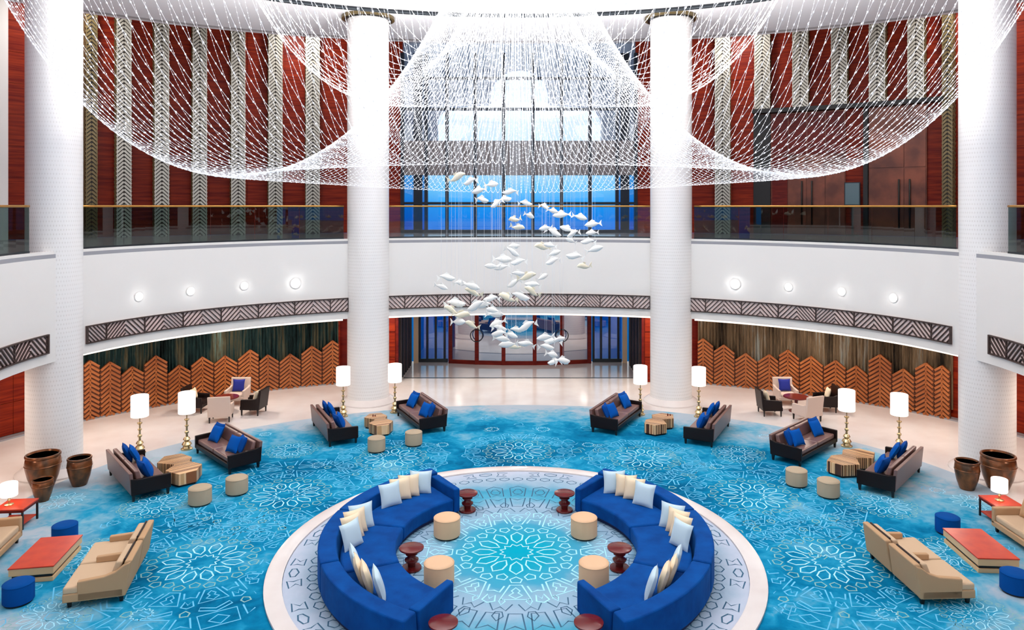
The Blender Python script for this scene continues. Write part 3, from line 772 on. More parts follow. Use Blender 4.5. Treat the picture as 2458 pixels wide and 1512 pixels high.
# a second scatter of small knots between the rosettes
rnd = random.Random(3)
for i in range(170):
    a = rnd.random()*2*PI; r = math.sqrt(rnd.random()); x, y = r*11.2*cos(a), 17+r*8.3*sin(a)
    if y < 11: continue
    k = rnd.uniform(.10, .2); q = rnd.random()*6
    mb = lb if rnd.random() < .7 else lg
    poly(mb, (x, y), [(k, q), (k*.7, q+.9), (k, q+2.1), (k*.8, q+3.1), (k, q+4.2), (k*.7, q+5.2)], .02, .0105)
    poly(mb, (x, y), [(k*1.5, q), (k*1.6, q+.5), (k*1.4, q+1.2)], .02, .0105, False)
def keep(mb, ok):                                        # drop line pieces that leave the carpet
    f2 = []
    for f in mb.f:
        if all(ok(mb.v[i][0], mb.v[i][1]) for i in f): f2.append(f)
    mb.f = f2
for mb in (lc, lb, lg): keep(mb, inside)
for mb, mt in ((lc, LINEC), (lb, LINEB), (lg, LINEG)): mb.build('woven_pattern', mt, carpet, kind='stuff')
rc, rd, rg = MB(), MB(), MB()
C0 = (0, 0)
rosette(C0, 1.12, 3, .0225, 12, rc, rc, rc, .03)
for i in range(36):
    a = 2*PI*i/36; st = 2*PI/36
    poly(rd, C0, [(2.25, a-.3*st), (2.75, a-.38*st), (2.62, a), (2.75, a+.38*st), (2.25, a+.3*st)], .028, .0225)
    poly(rd, C0, [(2.85, a-.32*st), (3.35, a-.34*st), (3.48, a), (3.35, a+.34*st), (2.85, a+.32*st), (2.95, a)], .028, .0225)
    poly(rd, C0, [(3.0, a-.15*st), (3.12, a-.22*st), (3.28, a-.08*st), (3.28, a+.08*st), (3.12, a+.22*st), (3.0, a+.15*st)], .025, .0225)
for i in range(24):
    a = 2*PI*(i+.5)/24; st = 2*PI/24
    poly(rd, C0, [(1.95, a-.4*st), (2.16, a-.2*st), (2.04, a), (2.16, a+.2*st), (1.95, a+.4*st)], .025, .0225, False)
    poly(rc, C0, [(1.86, a-.12*st), (1.98, a), (1.86, a+.12*st), (1.78, a)], .025, .0225)
    poly(rd, C0, [(2.2, a-.1*st), (2.34, a-.16*st), (2.48, a), (2.34, a+.16*st), (2.2, a+.1*st)], .025, .0225)
for i in range(72):
    a = 2*PI*i/72; st = 2*PI/72
    poly(rd, C0, [(3.84, a), (3.92, a-.34*st), (4.0, a-.34*st), (4.06, a), (4.0, a+.34*st), (3.92, a+.34*st)], .026, .0225)
for i in range(16):
    a = 2*PI*(i+.5)/16; st = 2*PI/16
    poly(rd, C0, [(4.22, a), (4.28, a-.09*st), (4.36, a-.09*st), (4.40, a), (4.36, a+.09*st), (4.28, a+.09*st)], .03, .0225)
    for sg in (-1, 1):
        poly(rd, C0, [(4.16, a+sg*.16*st), (4.16, a+sg*.32*st), (4.26, a+sg*.26*st), (4.38, a+sg*.34*st), (4.42, a+sg*.18*st), (4.3, a+sg*.2*st)], .03, .0225)
for mb, mt in ((rc, LINEC), (rd, LINED)): mb.build('woven_pattern', mt, rug, kind='stuff')

# ------------------------------------------------------------------ furniture: shared pieces
def pillow(sz, th, n=10):
    vs, fs = [], []
    for side in (1, -1):
        for i in range(n+1):
            for j in range(n+1):
                u, v = -1+2*i/n, -1+2*j/n
                pin = 1-.10*(1-abs(u)**2)*abs(v)**4; pin2 = 1-.10*(1-abs(v)**2)*abs(u)**4
                h = th/2*((1-abs(u)**3.2)*(1-abs(v)**3.2))**.55
                vs.append((u*sz/2*pin2, side*h, v*sz/2*pin))
    q = (n+1)**2
    for i in range(n):
        for j in range(n):
            a = i*(n+1)+j
            fs.append((a, a+1, a+n+2, a+n+1)); fs.append((q+a, q+a+n+1, q+a+n+2, q+a+1))
    return vs, fs
PILL = {}
def cushion_mesh(sz, th, m_):
    key = (sz, th, m_.name)
    if key not in PILL:
        me = bpy.data.meshes.new('cushion'); v, f = pillow(sz, th); me.from_pydata(v, [], f); me.materials.append(m_)
        for p in me.polygons: p.use_smooth = True
        PILL[key] = me
    return PILL[key]
def cushion(frame, x, y, z, lean, yaw, sz, th, m_, label, group, roll=0):
    o = bpy.data.objects.new('cushion', cushion_mesh(sz, th, m_)); COL.objects.link(o)
    o.matrix_world = frame @ Matrix.Translation((x, y, z)) @ Matrix.Rotation(yaw, 4, 'Z') @ Matrix.Rotation(lean, 4, 'X') @ Matrix.Rotation(roll, 4, 'Y')
    return tag(o, label, 'cushion', group)
def frame_of(o): return Matrix.Translation(o.location) @ Matrix.Rotation(o.rotation_euler.z, 4, 'Z')
def leg(mb, x, y, h, r0, r1):
    mb.hexa([(x-r1, y-r1, 0), (x+r1, y-r1, 0), (x+r1, y+r1, 0), (x-r1, y+r1, 0)], [(x-r0, y-r0, h), (x+r0, y-r0, h), (x+r0, y+r0, h), (x-r0, y+r0, h)])
def legs4(t, X, Y, h, r0=.03, r1=.02, m_=LEGM):
    for sx in (-1, 1):
        for sy in (-1, 1):
            m = MB(); leg(m, sx*X, sy*Y, h, r0, r1); m.build('leg', m_, t)

# ------------------------------------------------------------------ dark leather sofas
def make_sofa(L=2.38, D=.88):
    t = thing('leather_sofa', '', 'sofa')
    legs4(t, L/2-.06, D/2-.06, .16, .035, .022)
    m = MB(); m.box((0, 0, .21), (L-.02, D-.02, .12)); m.build('base', LEATH, t, bevel=.015)
    for s in (-1, 1):
        m = MB(); m.box((s*(L-.16)/4, -.06, .335), ((L-.2)/2, D-.24, .13)); m.build('seat_cushion', LEATLIT, t, bevel=.035, seg=3)
        m = MB(); m.hexa([(s*(L-.16)/4-(L-.24)/4, .17, .40), (s*(L-.16)/4+(L-.24)/4, .17, .40), (s*(L-.16)/4+(L-.24)/4, .30, .40), (s*(L-.16)/4-(L-.24)/4, .30, .40)],
                         [(s*(L-.16)/4-(L-.24)/4, .25, .70), (s*(L-.16)/4+(L-.24)/4, .25, .70), (s*(L-.16)/4+(L-.24)/4, .35, .70), (s*(L-.16)/4-(L-.24)/4, .35, .70)])
        m.build('back_cushion', LEATLIT, t, bevel=.03, seg=3)
        m = MB(); x = s*(L/2-.04)
        prof = [(-D/2, .16), (D/2, .16), (D/2+.02, .56), (D/2-.14, .52), (-D/2, .50)]
        m.hexa([(x-.04, y, z) for y, z in prof], [(x+.04, y, z) for y, z in prof]); m.build('arm', LEATH, t, bevel=.015)
    m = MB(); m.hexa([(-L/2+.01, D/2-.09, .16), (L/2-.01, D/2-.09, .16), (L/2-.01, D/2, .16), (-L/2+.01, D/2, .16)],
                     [(-L/2+.01, D/2-.03, .69), (L/2-.01, D/2-.03, .69), (L/2-.01, D/2+.05, .69), (-L/2+.01, D/2+.05, .69)]); m.build('back', LEATLIT, t, bevel=.015)
    return t
SOFAS = [(-9.55, 18.45, (.75, .66), 'outer sofa of the front left group'), (-8.03, 20.2, (-.72, -.69), 'inner sofa of the front left group'),
         (-5.67, 22.5, (.89, .46), 'outer sofa of the rear left group'), (-3.18, 23.62, (-.89, -.46), 'inner sofa of the rear left group'),
         (3.15, 23.55, (.89, -.46), 'inner sofa of the rear right group'), (5.78, 22.45, (-.89, .46), 'outer sofa of the rear right group'),
         (8.1, 20.75, (.70, -.71), 'inner sofa of the front right group'), (9.48, 18.68, (-.74, .67), 'outer sofa of the front right group')]
proto = make_sofa()
for i, (x, y, f, d) in enumerate(SOFAS):
    o = proto if i == 0 else copy_tree(proto)
    o.location = (x, y, .008); o.rotation_euler.z = face(*f); tag(o, 'dark brown leather two-seat sofa, ' + d, 'sofa', 'dark leather sofas')
    F = frame_of(o); g = 'blue velvet cushions on the leather sofas'
    outer = 'outer' in d
    # which local end is nearer the camera
    e0 = (F @ Vector((-1, 0, 0))).y < (F @ Vector((1, 0, 0))).y
    for sgn in (-1, 1):
        near = (sgn < 0) == e0
        nm = 'near' if near else 'far'
        cushion(F, sgn*.80, .07, .615, -.42, -sgn*.15, .46, .15, BLUECD, 'blue velvet cushion at the back, %s end, %s' % (nm, d), g)
        cushion(F, sgn*.62, -.06, .60, -.5, sgn*.25 if near else -sgn*.2, .46, .15, BLUEC, 'blue velvet cushion in front, %s end, %s' % (nm, d), g)

# ------------------------------------------------------------------ floor lamps
def make_lamp():
    t = thing('floor_lamp', '', 'lamp')
    m = MB(); m.lathe([(.23, 1.05), (.232, 1.06), (.232, 1.63), (.228, 1.64), (.222, 1.64), (.222, 1.05)], 40); smooth_sharp(m.build('lamp_shade', SHADE, t))
    m = MB(); m.lathe([(.0, 1.6), (.221, 1.6), (.221, 1.608), (.0, 1.608)], 40); m.build('shade_diffuser', SHADE, t)
    prof = [(.16, 0), (.16, .03), (.12, .05), (.10, .10), (.135, .15), (.10, .21), (.06, .24), (.10, .29), (.075, .34), (.035, .37), (.03, .44), (.06, .48), (.06, .51), (.028, .54), (.028, .64), (.055, .67), (.055, .69), (.024, .71), (.024, .80), (.05, .83), (.07, .85), (.07, .87), (.018, .88), (.018, 1.14), (0, 1.14)]
    m = MB(); m.lathe(prof, 20); smooth_sharp(m.build('stacked_stem', BRASS, t), 35)
    return t
LAMPS = [(-10.72, 20.75, 'floor lamp with lit white drum shade behind the outer front left sofa'), (-9.55, 21.1, 'floor lamp with lit white drum shade behind the inner front left sofa'),
         (-5.86, 24.4, 'floor lamp with lit white drum shade just left of the left rear column'), (-4.22, 24.85, 'floor lamp with lit white drum shade just right of the left rear column'),
         (4.06, 24.6, 'floor lamp with lit white drum shade just left of the right rear column'), (5.96, 24.35, 'floor lamp with lit white drum shade just right of the right rear column'),
         (9.55, 21.35, 'floor lamp with lit white drum shade behind the inner front right sofa'), (10.85, 20.9, 'floor lamp with lit white drum shade behind the outer front right sofa')]
lp = make_lamp()
def lamp_light(loc, pw):
    l = bpy.data.lights.new('lamp_bulb', 'POINT'); l.energy = pw; l.color = (1.0, .82, .66); l.shadow_soft_size = .2
    o = bpy.data.objects.new('lamp_bulb', l); COL.objects.link(o); o.location = loc
for i, (x, y, lab) in enumerate(LAMPS):
    o = lp if i == 0 else copy_tree(lp)
    o.location = (x, y, .008); tag(o, lab, 'lamp', 'brass floor lamps'); lamp_light((x, y, 1.25), 24)

# ------------------------------------------------------------------ striped coffee tables
def coffee_table(x, y, rz, k, label):
    t = thing('coffee_table', label, 'table', (x, y, .008), rz, 'striped wooden coffee tables')
    a = [(-.85, -.12), (-.45, -.42), (.0, -.14), (.0, .24), (-.30, .40), (-.78, .30)]
    b = [(.005, -.14), (.30, -.46), (.80, -.30), (.82, .12), (.42, .40), (.005, .24)]
    for pts in (a, b):
        m = MB(); m.prism([(q[0]*k, q[1]*k) for q in pts], .05, .34); m.build('table_block', STRIPE, t, bevel=.008)
        m = MB(); m.prism([(q[0]*k*.94, q[1]*k*.9) for q in pts], .0, .05); m.build('plinth', LEGM, t)
coffee_table(-8.75, 18.98, math.atan2(-.72, .69), 1.0, 'striped wood faceted coffee table between the front left leather sofas')
coffee_table(-4.38, 22.92, math.atan2(-.89, .46), .86, 'striped wood faceted coffee table between the rear left leather sofas')
coffee_table(4.38, 22.95, math.atan2(.89, .46), .86, 'striped wood faceted coffee table between the rear right leather sofas')
coffee_table(8.85, 19.5, math.atan2(.68, .73), 1.0, 'striped wood faceted coffee table between the front right leather sofas')
for x, y, h in ((-4.62, 23.2, .07), (-4.56, 23.22, .05), (4.72, 23.28, .07), (4.80, 23.3, .05)):
    side = 'left' if x < 0 else 'right'
    m = MB(); m.lathe([(.0, .0), (.022, .0), (.02, h*.6), (.012, h*.8), (.014, h), (.0, h)], 12)
    o = smooth_sharp(m.build('table_bottle', MAROON)); o.location = (x, y, .348); tag(o, 'tiny dark %s bottle on the rear %s coffee table' % ('taller' if h > .06 else 'shorter', side), 'bottle', 'bottles on the coffee tables')

# ------------------------------------------------------------------ drum ottomans
def ottoman(x, y, r, h, m_, label, group, z=.008):
    t = thing('drum_ottoman', label, 'ottoman', (x, y, z), 0, group)
    m = MB(); m.lathe([(r-.03, .0), (r-.03, .03)], 32); m.build('plinth', LEGM, t)
    m = MB(); m.lathe([(r-.015, .03), (r, .045), (r, h-.05), (r-.012, h-.02)], 40); smooth_sharp(m.build('body', m_, t))
    m = MB(); m.lathe([(r-.012, h-.02), (r-.03, h-.004), (r-.08, h+.006), (0, h+.012)], 40); smooth_sharp(m.build('top_pad', m_, t), 60)
    m = MB(); m.tube([((r-.004)*cos(2*PI*k/40), (r-.004)*sin(2*PI*k/40), h-.025) for k in range(40)], .006, 5, True); m.build('piping', m_, t, smooth=True)
gT = 'taupe drum ottomans'
ottoman(-7.47, 17.25, .26, .40, TAUPE, 'taupe drum ottoman nearest the front left coffee table, left of the pair', gT)
ottoman(-6.85, 17.88, .26, .40, TAUPE, 'taupe drum ottoman in front of the inner front left sofa', gT)
ottoman(-4.06, 20.95, .25, .40, TAUPE, 'taupe drum ottoman left of the pair at the rear left group', gT)
ottoman(-3.08, 21.5, .25, .40, TAUPE, 'taupe drum ottoman right of the pair at the rear left group', gT)
ottoman(6.99, 18.4, .26, .40, TAUPE, 'taupe drum ottoman left of the pair at the front right group', gT)
ottoman(7.5, 17.7, .26, .40, TAUPE, 'taupe drum ottoman right of the pair at the front right group', gT)
gP = 'peach drum ottomans in the ring'
for x, y, lab in ((-1.48, 15.52, 'rear left'), (1.42, 15.52, 'rear right'), (-1.42, 13.55, 'front left'), (1.44, 13.55, 'front right')):
    ottoman(x, y, .28, .42, PEACH, 'peach drum ottoman inside the curved blue sofas, %s one' % lab, gP, .022)
gB = 'blue drum ottomans'
ottoman(-9.43, 15.3, .24, .37, BLUEO, 'cobalt blue drum ottoman behind the left red table', gB)
ottoman(-8.78, 12.95, .245, .37, BLUEO, 'cobalt blue drum ottoman in front of the left red table', gB)
ottoman(9.22, 15.7, .24, .37, BLUEO, 'cobalt blue drum ottoman behind the right red table', gB)
ottoman(9.06, 13.3, .245, .37, BLUEO, 'cobalt blue drum ottoman at the right picture edge by the red table', gB)

# ------------------------------------------------------------------ curved blue sofa sections
SC = (0.0, 14.62); RI, RM, RO = 2.38, 3.42, 3.82
def arc_box(mb, r0, r1, z0, z1, a0, a1, sg, n=14, r0t=None, r1t=None):
    vs = []; r0t = r0t or r0; r1t = r1t or r1
    for i in range(n+1):
        a = a0+(a1-a0)*i/n; s_, c_ = sg*sin(a), cos(a)
        vs += [(r0*s_, r0*c_, z0), (r0t*s_, r0t*c_, z1), (r1t*s_, r1t*c_, z1), (r1*s_, r1*c_, z0)]
    fs = [(0, 1, 2, 3), (4*n+3, 4*n+2, 4*n+1, 4*n)]
    for i in range(n):
        p, q = 4*i, 4*i+4
        fs += [(p, q, q+1, p+1), (p+1, q+1, q+2, p+2), (p+2, q+2, q+3, p+3), (p+3, q+3, q, p)]
    if sg < 0: fs = [tuple(reversed(f)) for f in fs]
    return mb.add(vs, fs)
R_ = math.radians
def curved_section(a0, a1, sg, arm, label):
    t = thing('curved_sofa', label, 'sofa', (SC[0], SC[1], .022), 0, 'cobalt velvet curved sofa sections')
    g = R_(.25); b0, b1 = a0+g, a1-g; w = R_(3.6)
    s0 = b0+(w if arm == 0 else 0); s1 = b1-(w if arm == 1 else 0)
    m = MB(); arc_box(m, RI+.06, RO-.05, .0, .07, b0+g, b1-g, sg); m.build('plinth', NAVY, t)
    m = MB(); arc_box(m, RI, RM-.005, .075, .38, s0, s1, sg, 16, RI-.01); m.build('seat', BLUEV, t, bevel=.05, seg=3)
    m = MB(); arc_box(m, RM, RO, .07, .63, b0, b1, sg, 16, RM+.06, RO); m.build('back', BLUEV, t, bevel=.035, seg=3)
    if arm is not None:
        q0, q1 = (b0, b0+w) if arm == 0 else (b1-w, b1)
        m = MB(); arc_box(m, RI-.02, RM-.003, .07, .60, q0, q1, sg, 3); m.build('arm', BLUEV, t, bevel=.035, seg=3)
secs = ((R_(33), R_(78.5), 0, 'rear'), (R_(78.5), R_(114.5), None, 'middle'), (R_(114.5), R_(154), 1, 'front'))
for sg, sn in ((-1, 'left'), (1, 'right')):
    for a0, a1, arm, nm in secs:
        curved_section(a0, a1, sg, arm, 'cobalt velvet curved sofa, %s section on the %s side of the ring' % (nm, sn))
# cushions on them
def ring_frame(a, r, sg):
    p = Vector((SC[0]+sg*r*sin(a), SC[1]+r*cos(a), .022)); return Matrix.Translation(p) @ Matrix.Rotation(face(-sg*sin(a), -cos(a)), 4, 'Z')
for sg, sn in ((-1, 'left'), (1, 'right')):
    for nm, angs in (('rear', (44, 49.5, 54, 60.5)), ('middle', (82, 86.5, 91, 97)), ('front', (117, 123, 128.5, 134.5))):
        for j, ad in enumerate(angs):
            outerc = j in (0, 3)
            F = ring_frame(R_(ad), 3.24, sg)
            yaw = {'rear': sg*(.75-.12*j), 'middle': sg*(.85-.06*j), 'front': sg*(.15+.12*j)}[nm]
            lab = '%s cushion on the %s %s curved section, %s along it' % ('pale blue' if outerc else 'cream', sn, nm, ('first', 'second', 'third', 'last')[j])
            cushion(F, 0, -.02 if outerc else .02, .605, -.32, yaw, .52 if outerc else .49, .14, PALEC if outerc else CREAMC, lab, 'cushions on the curved sofas')

# ------------------------------------------------------------------ spool tables
def spool(x, y, lab):
    t = thing('spool_table', lab, 'side table', (x, y, .022), 0, 'maroon spool tables')
    m = MB(); m.lathe([(.10, .36), (.21, .375), (.235, .39), (.235, .415), (.225, .42), (0, .42)], 32); smooth_sharp(m.build('top', MAROON, t), 35)
    m = MB(); m.lathe([(.07, .05), (.08, .12), (.13, .16), (.135, .19), (.08, .23), (.075, .26), (.12, .29), (.12, .31), (.07, .34), (.10, .36)], 28); smooth_sharp(m.build('turned_stem', MAROON, t), 50)
    m = MB(); m.lathe([(.0, .0), (.18, 0), (.195, .02), (.185, .045), (.07, .055), (0, .055)], 32); smooth_sharp(m.build('base', MAROON, t), 35)
for px, py, lab in ((1122, 1182, 'rear left'), (1355, 1182, 'rear right'), (988, 1313, 'middle left'), (1487, 1313, 'middle right'), (1064, 1492, 'front left'), (1413, 1492, 'front right')):
    g = ground(px, py, .44); spool(g.x, g.y, 'maroon turned spool table in the ring, %s one' % lab)

# ------------------------------------------------------------------ beige double armchairs in the foreground
def twin_chair(x, y, f, label, flip):
    t = thing('twin_armchair', label, 'armchair', (x, y, .008), face(*f), 'beige twin armchairs')
    Wd, D = 1.86, 1.02
    legs4(t, Wd/2-.1, D/2-.1, .12, .035, .025)
    for s in (-1, 1):
        cx = s*Wd/4
        m = MB(); m.box((cx, -.02, .19), (Wd/2-.01, D-.06, .15)); m.build('seat_base', BEIGE, t, bevel=.02)
        m = MB(); m.box((cx, -.12, .315), (Wd/2-.03, D-.26, .12)); m.build('seat_cushion', BEIGEL, t, bevel=.035, seg=3)
        bl = [(cx-Wd/4+.01, D/2-.16, .12), (cx+Wd/4-.01, D/2-.16, .12), (cx+Wd/4-.01, D/2-.02, .12), (cx-Wd/4+.01, D/2-.02, .12)]
        tl = [(cx-Wd/4+.04, D/2-.04, .72), (cx+Wd/4-.04, D/2-.04, .72), (cx+Wd/4-.04, D/2+.08, .72), (cx-Wd/4+.04, D/2+.08, .72)]
        m = MB(); m.hexa(bl, tl); m.build('back', BEIGE, t, bevel=.03, seg=3)
        bl = [(cx-Wd/4+.09, D/2-.32, .37), (cx+Wd/4-.09, D/2-.32, .37), (cx+Wd/4-.09, D/2-.20, .37), (cx-Wd/4+.09, D/2-.20, .37)]
        tl = [(cx-Wd/4+.10, D/2-.19, .70), (cx+Wd/4-.10, D/2-.19, .70), (cx+Wd/4-.10, D/2-.07, .70), (cx-Wd/4+.10, D/2-.07, .70)]
        m = MB(); m.hexa(bl, tl); m.build('back_cushion', BEIGEL, t, bevel=.03, seg=3)
        m = MB(); m.tube([(cx-Wd/4+.12, D/2-.055, .715), (cx+Wd/4-.12, D/2-.055, .715)], .02, 6); m.build('piping', PIPE, t)
    # sloping arms: far, middle and near
    for xx, wd, full in ((-Wd/2+.055, .10, flip < 0), (0, .09, False), (Wd/2-.055, .10, flip > 0)):
        if full: prof = [(-D/2+.24, .12), (D/2-.02, .12), (D/2+.06, .70), (D/2-.05, .66), (D/2-.18, .56), (D/2-.36, .50), (-D/2+.24, .46)]
        else: prof = [(-D/2+.30, .37), (D/2-.1, .37), (D/2-.06, .56), (D/2-.3, .50), (-D/2+.30, .48)]
        m = MB(); m.hexa([(xx-wd/2, a, b) for a, b in prof], [(xx+wd/2, a, b) for a, b in prof]); m.build('arm', BEIGE, t, bevel=.018)
    return t
twin_chair(-7.60, 13.70, (-.965, -.26), 'beige twin armchair with sloping arms beside the left red table', 1)
twin_chair(7.52, 13.75, (.985, .05), 'beige twin armchair with sloping arms beside the right red table', -1)

# ------------------------------------------------------------------ red low tables
def red_table(x, y, rz, label):
    t = thing('low_table', label, 'table', (x, y, .008), rz, 'red topped low tables')
    m = MB(); m.box((0, 0, .04), (.74, 1.28, .08)); m.build('lower_tray', BLOND, t, bevel=.006)
    m = MB(); m.box((0, 0, .11), (.68, 1.22, .06)); m.build('dark_gap', LEGM, t)
    m = MB(); m.box((0, 0, .205), (.76, 1.30, .13)); m.build('upper_body', BLOND, t, bevel=.006)
    m = MB(); m.box((0, 0, .282), (.78, 1.32, .024)); m.build('top', REDT, t, bevel=.006)
red_table(-9.12, 14.25, .18, 'low table with glossy red top and blond layered sides, left foreground')
red_table(9.22, 14.6, -.06, 'low table with glossy red top and blond layered sides, right foreground')

# ------------------------------------------------------------------ beige edge sofas, side tables, table lamps
def beige_sofa(x, y, f, label):
    t = thing('beige_sofa', label, 'sofa', (x, y, .008), face(*f), 'beige sofas at the picture edges')
    L, D = 2.2, .9
    legs4(t, L/2-.08, D/2-.08, .12, .03, .022)
    m = MB(); m.box((0, 0, .18), (L, D, .13)); m.build('base', BEIGE, t, bevel=.02)
    for s in (-1, 1):
        m = MB(); m.box((s*(L-.2)/4, -.06, .315), ((L-.2)/2-.01, D-.16, .14)); m.build('seat_cushion', BEIGEL, t, bevel=.04, seg=3)
        m = MB(); m.box((s*(L/2-.055), 0, .35), (.11, D, .36)); m.build('arm', BEIGE, t, bevel=.025)
    m = MB(); m.box((0, D/2-.07, .43), (L-.22, .14, .5)); m.build('back', BEIGE, t, bevel=.03)
    return t
bs1 = beige_sofa(-10.52, 14.15, (.975, .22), 'beige sofa cut off by the left picture edge')
bs2 = beige_sofa(10.68, 14.72, (-1, .0), 'beige sofa cut off by the right picture edge')
for o, sd in ((bs1, 'left'), (bs2, 'right')):
    F = frame_of(o); s = 1 if sd == 'left' else -1
    e0 = (F @ Vector((1, 0, 0))).y > (F @ Vector((-1, 0, 0))).y
    far = 1 if e0 else -1
    cushion(F, far*.72, .13, .60, -.3, far*-.1, .46, .15, BEIGE, 'beige cushion at the far end of the %s edge sofa' % sd, 'cushions on the edge sofas')
    cushion(F, far*.42, .08, .60, -.35, far*.15, .46, .15, TAUPE, 'taupe cushion leaning second on the %s edge sofa' % sd, 'cushions on the edge sofas')
def side_table(x, y, rz, label):
    t = thing('side_table', label, 'side table', (x, y, .008), rz, 'red topped side tables')
    m = MB(); m.box((0, 0, .44), (.62, .62, .03)); m.build('top', REDT, t, bevel=.005)
    m = MB(); m.box((0, 0, .40), (.60, .60, .05)); m.build('apron', REDD, t)
    m = MB(); m.box((0, 0, .10), (.54, .54, .03)); m.build('shelf', REDT, t)
    for sx in (-1, 1):
        for sy in (-1, 1):
            m = MB(); m.box((sx*.285, sy*.285, .188), (.035, .035, .375)); m.build('leg', LEGM, t)
    return t
side_table(-11.0, 16.1, .1, 'red topped side table with lit lamp behind the left edge sofa')
side_table(10.75, 16.3, 0, 'red topped side table with lit lamp behind the right edge sofa')
def table_lamp(x, y, z, label):
    t = thing('table_lamp', label, 'lamp', (x, y, z), 0, 'small lit table lamps')
    m = MB(); m.lathe([(.16, .20), (.165, .21), (.165, .47), (.16, .48), (.155, .48), (.155, .20)], 32); smooth_sharp(m.build('lamp_shade', SHADE, t))
    m = MB(); m.lathe([(0, .468), (.15, .468), (.15, .474), (0, .474)], 32); m.build('shade_diffuser', SHADE, t)
    m = MB(); m.lathe([(.09, 0), (.09, .015), (.03, .03), (.02, .08), (.035, .11), (.02, .14), (.015, .28), (0, .28)], 20); smooth_sharp(m.build('stem', BRASS, t), 40)
    lamp_light((x, y, z+.33), 6)
table_lamp(-11.12, 16.05, .464, 'small table lamp with lit white drum shade at the left edge')
table_lamp(10.72, 16.3, .464, 'small table lamp with lit white drum shade at the right edge')

# ------------------------------------------------------------------ pots
def pot(x, y, H, r, label):
    t = thing('glazed_pot', label, 'pot', (x, y, .008), 0, 'bronze glazed pots')
    prof = [(0, 0), (.60*r, 0), (.64*r, .02), (.88*r, .32*H), (1.02*r, .60*H), (1.05*r, .74*H), (1.0*r, .88*H), (.96*r, .91*H)]
    m = MB(); m.lathe(prof, 40); smooth_sharp(m.build('body', POT, t), 50)
    m = MB(); m.lathe([(.96*r, .91*H), (1.03*r, .93*H), (1.04*r, .97*H), (1.0*r, H), (.92*r, H), (.88*r, .95*H)], 40); smooth_sharp(m.build('rim', POT, t), 50)
    m = MB(); m.lathe([(.88*r, .95*H), (.86*r, .7*H), (.6*r, .25*H), (0, .22*H)], 40); smooth_sharp(m.build('inside', POTI, t), 50)
    m = MB(); m.lathe([(1.03*r, .66*H), (1.065*r, .68*H), (1.065*r, .70*H), (1.03*r, .72*H)], 40); m.build('raised_band', POT, t, smooth=True)
pot(-11.82, 18.25, .84, .38, 'largest bronze glazed pot of the three on the left')
pot(-11.0, 18.4, .70, .27, 'middle-sized bronze glazed pot, right of the three on the left')
pot(-11.28, 17.42, .52, .215, 'smallest bronze glazed pot in front of the largest on the left')
pot(11.12, 18.15, .70, .27, 'smaller dark bronze glazed pot of the two on the right')
pot(11.92, 18.2, .84, .38, 'larger bronze glazed pot of the two on the right')

# ------------------------------------------------------------------ armchair groups on the marble
def armchair(x, y, f, label, body, seat, frame=None):
    t = thing('armchair', label, 'armchair', (x, y, 0), face(*f), 'armchairs by the carved screens')
    legs4(t, .30, .28, .20, .025, .016)
    m = MB(); m.box((0, 0, .25), (.70, .66, .12)); m.build('seat_base', body, t, bevel=.015)
    m = MB(); m.box((0, -.04, .355), (.54, .56, .10)); m.build('seat_cushion', seat, t, bevel=.03, seg=3)
    m = MB(); m.hexa([(-.34, .24, .2), (.34, .24, .2), (.34, .33, .2), (-.34, .33, .2)], [(-.35, .33, .86), (.35, .33, .86), (.35, .41, .86), (-.35, .41, .86)]); m.build('back', body, t, bevel=.025, seg=3)
    for s in (-1, 1):
        prof = [(-.32, .2), (.3, .2), (.34, .62), (.2, .56), (-.30, .53)]
        m = MB(); m.hexa([(s*.315-.04, a, b) for a, b in prof], [(s*.315+.04, a, b) for a, b in prof]); m.build('arm', body, t, bevel=.015)
    return t
def round_table(x, y, label):
    t = thing('round_table', label, 'table', (x, y, 0), 0, 'round red tables')
    m = MB(); m.lathe([(0, .47), (.40, .47), (.42, .485), (.41, .51), (0, .51)], 36); smooth_sharp(m.build('top', MAROON, t), 35)
    m = MB(); m.lathe([(.05, .02), (.05, .47)], 16); m.build('pedestal', MAROON, t, smooth=False)
    m = MB(); m.lathe([(0, 0), (.24, 0), (.24, .02), (.05, .04), (0, .04)], 28); m.build('base', MAROON, t)
for sg, sd, gx, gy in ((-1, 'left', -10.0, 25.0), (1, 'right', 9.45, 25.05)):
    round_table(gx, gy, 'round dark red table amid the %s armchair group' % sd)
    fr = (-.2*1, .98) if sg < 0 else (-.38, .92)
    c1 = armchair(-9.75 if sg < 0 else 9.42, 23.98 if sg < 0 else 24.0, fr, 'pale greige armchair with its back to the camera, %s group' % sd, GREYCH, GREYCH)
    c2 = armchair(gx+sg*-.0+.0, gy+.98, (0, -1), 'pale framed armchair with navy cushion facing the camera, %s group' % sd, GREYCH, GREYCH)
    c3 = armchair(gx-1.02, gy+(.05 if sg < 0 else -.35), (1, 0), 'dark leather armchair on the left of the %s group' % sd, LEATH, LEATH)
    c4 = armchair(gx+1.02, gy+(-.2 if sg < 0 else .1), (-1, .1), 'dark leather armchair on the right of the %s group' % sd, LEATH, LEATH)
    cushion(frame_of(c2), 0, .12, .63, -.25, 0, .44, .13, NAVYC, 'navy blue cushion on the pale armchair of the %s group' % sd, 'cushions on the armchairs')
    cushion(frame_of(c3), 0, .10, .60, -.25, 0, .38, .13, CREAMC, 'cream cushion on the dark armchair at the left of the %s group' % sd, 'cushions on the armchairs')
    cushion(frame_of(c4), 0, .10, .60, -.25, 0, .38, .13, CREAMC, 'cream cushion on the dark armchair at the right of the %s group' % sd, 'cushions on the armchairs')

